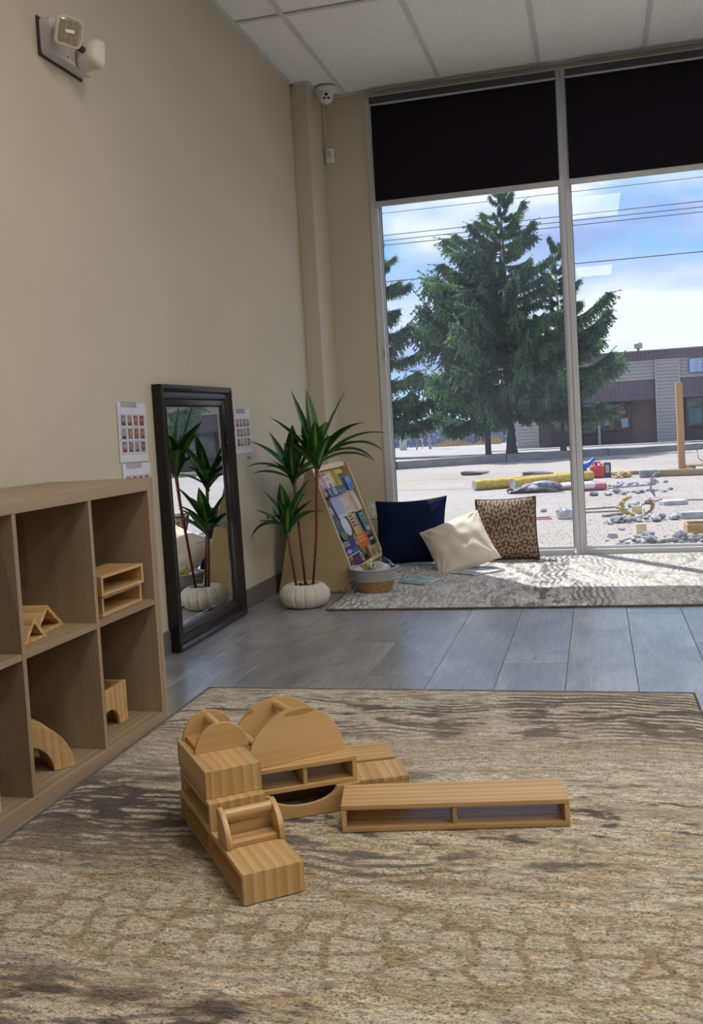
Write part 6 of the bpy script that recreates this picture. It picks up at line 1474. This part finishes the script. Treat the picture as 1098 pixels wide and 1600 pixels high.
# broken yellow ring: a wide sleeve split open
yr = thing('broken_ring', 'broken yellow plastic ring standing on edge among the rubble', 'ring', ground(2.085, 6.98), -0.15)
def strap(a0, a1, rx, rz__, w, th, cz, n=22):
    vs = []
    for i in range(n+1):
        a = R(a0+(a1-a0)*i/n); rr_ = 1+0.03*math.sin(i*2.1)
        for (k, y_) in ((1, -w/2), (1, w/2), (1-th/rx, w/2), (1-th/rx, -w/2)):
            vs.append((rx*k*rr_*math.cos(a), y_*(1+0.25*math.sin(i*1.3)), cz+rz__*k*rr_*math.sin(a)))
    fs = [(i*4+k, i*4+(k+1) % 4, (i+1)*4+(k+1) % 4, (i+1)*4+k) for i in range(n) for k in range(4)] + [(0, 1, 2, 3), (n*4+3, n*4+2, n*4+1, n*4)]
    return MB().add(vs, fs)
strap(112, 262, 0.165, 0.105, 0.12, 0.040, 0.105).obj('ring_left_part', pm('ring_yellow', (0.50, 0.36, 0.11), 0.5, 0.2, 14), yr)
strap(264, 300, 0.165, 0.105, 0.07, 0.010, 0.105).obj('ring_lower_part', pm('ring_brown', (0.42, 0.30, 0.14), 0.6, 0.3, 20), yr)
strap(302, 405, 0.160, 0.100, 0.10, 0.030, 0.105).obj('ring_right_part', pm('ring_rusty', (0.36, 0.22, 0.14), 0.7, 0.45, 20), yr)
ar = thing('metal_arc', 'curved grey metal piece standing above the rubble row', 'metal piece', ground(2.44, 9.3), 0.1)
strap(85, 235, 0.12, 0.16, 0.04, 0.02, 0.14).obj('arc_body', pm('arc_grey', (0.25, 0.24, 0.24), 0.7), ar)
pp_ = thing('grey_pipe', 'short grey pipe lying left of the broken yellow ring', 'pipe', ground(1.86, 7.05, 0.016))
MB().tube([(-0.10, -0.08, 0), (0.09, 0.10, 0)], 0.016, 12).obj('pipe_body', pm('pipe_tan', (0.36, 0.32, 0.26), 0.7), pp_, smooth=True, angle=40)
for (lb, a_, b2) in (('long thin cane lying from the mullion to the yellow ring', (1.5, 7.8), (1.98, 8.0)), ('second thin cane lying below the first near the ring', (1.52, 7.45), (2.0, 7.5)), ('long dark rod lying right of the metal arc', (2.5, 8.6), (3.4, 8.5)), ('thin brown rod between the ring and the metal arc', (2.2, 8.3), (2.42, 8.75)), ('long dark rod in the far rubble row', (1.85, 11.0), (2.5, 11.4))):
    o = thing('thin_rod', lb, 'rod', ground((a_[0]+b2[0])/2, (a_[1]+b2[1])/2, 0.012), 0, 'thin rods on the lot')
    MB().tube([(a_[0]-(a_[0]+b2[0])/2, a_[1]-(a_[1]+b2[1])/2, 0), (b2[0]-(a_[0]+b2[0])/2, b2[1]-(a_[1]+b2[1])/2, 0)], 0.009, 6).obj('rod', pm('rod_brown', (0.30, 0.22, 0.14), 0.8), o)
foamm = pm('yellow_foam', (0.72, 0.62, 0.38), 0.8, 0.15, 16)
for (lb, x_, y_, d_) in (('upright pale yellow foam piece inside the broken ring', 2.09, 7.22, (0.10, 0.03, 0.085)), ('pale yellow foam piece on the gravel in front of the rubble', 2.055, 5.50, (0.085, 0.05, 0.085))):
    o = thing('foam_piece', lb, 'foam', ground(x_, y_), 0.1, 'yellow foam pieces')
    MB().box((0, 0, d_[2]/2), d_).obj('foam_block', foamm, o, bevel=0.006)
yb_ = thing('wooden_crate', 'yellowish plywood box at the lower right edge of the window view', 'box', ground(2.58, 5.12), 0.04)
osb = pm('plywood_yellow', (0.44, 0.31, 0.12), 0.7, 0.3, 16)
for (c_, d_) in (((0, -0.10, 0.062), (0.42, 0.012, 0.115)), ((0, 0.10, 0.062), (0.42, 0.012, 0.115)), ((-0.204, 0, 0.062), (0.012, 0.188, 0.115)), ((0.204, 0, 0.062), (0.012, 0.188, 0.115)), ((0, 0, 0.006), (0.39, 0.18, 0.010))): MB().box(c_, d_).obj('box_panel', osb, yb_, bevel=0.002)
MB().box((0.08, 0, 0.124), (0.26, 0.21, 0.010)).obj('box_lid', pm('lid_pale', (0.55, 0.50, 0.42), 0.7), yb_)
for (lb, x_, y_, d_, rz__) in (('grey flat concrete slab behind the plywood box', 2.55, 6.62, (0.20, 0.12, 0.065), 0.05), ('grey concrete slab at the right edge behind the plywood box', 2.85, 6.75, (0.22, 0.14, 0.09), 0.2), ('flat grey stone slab near the metal arc', 2.50, 8.15, (0.26, 0.16, 0.05), 0.3)):
    o = thing('concrete_slab', lb, 'slab', ground(x_, y_), rz__, 'concrete slabs')
    MB().box((0, 0, d_[2]/2), d_).obj('slab_body', conc, o, bevel=0.008)
for (lb, x_) in (('left thin nail sticking up inside the broken ring', 2.14), ('right thin nail sticking up beside the broken ring', 2.20)):
    o = thing('bent_nail', lb, 'nail', ground(x_, 6.75), 0, 'nails by the ring'); MB().tube([(0, 0, 0), (0.004, 0, 0.05), (-0.004, 0, 0.09)], 0.004, 6).obj('nail_shaft', pm('nail_dark', (0.12, 0.11, 0.1), 0.5), o)
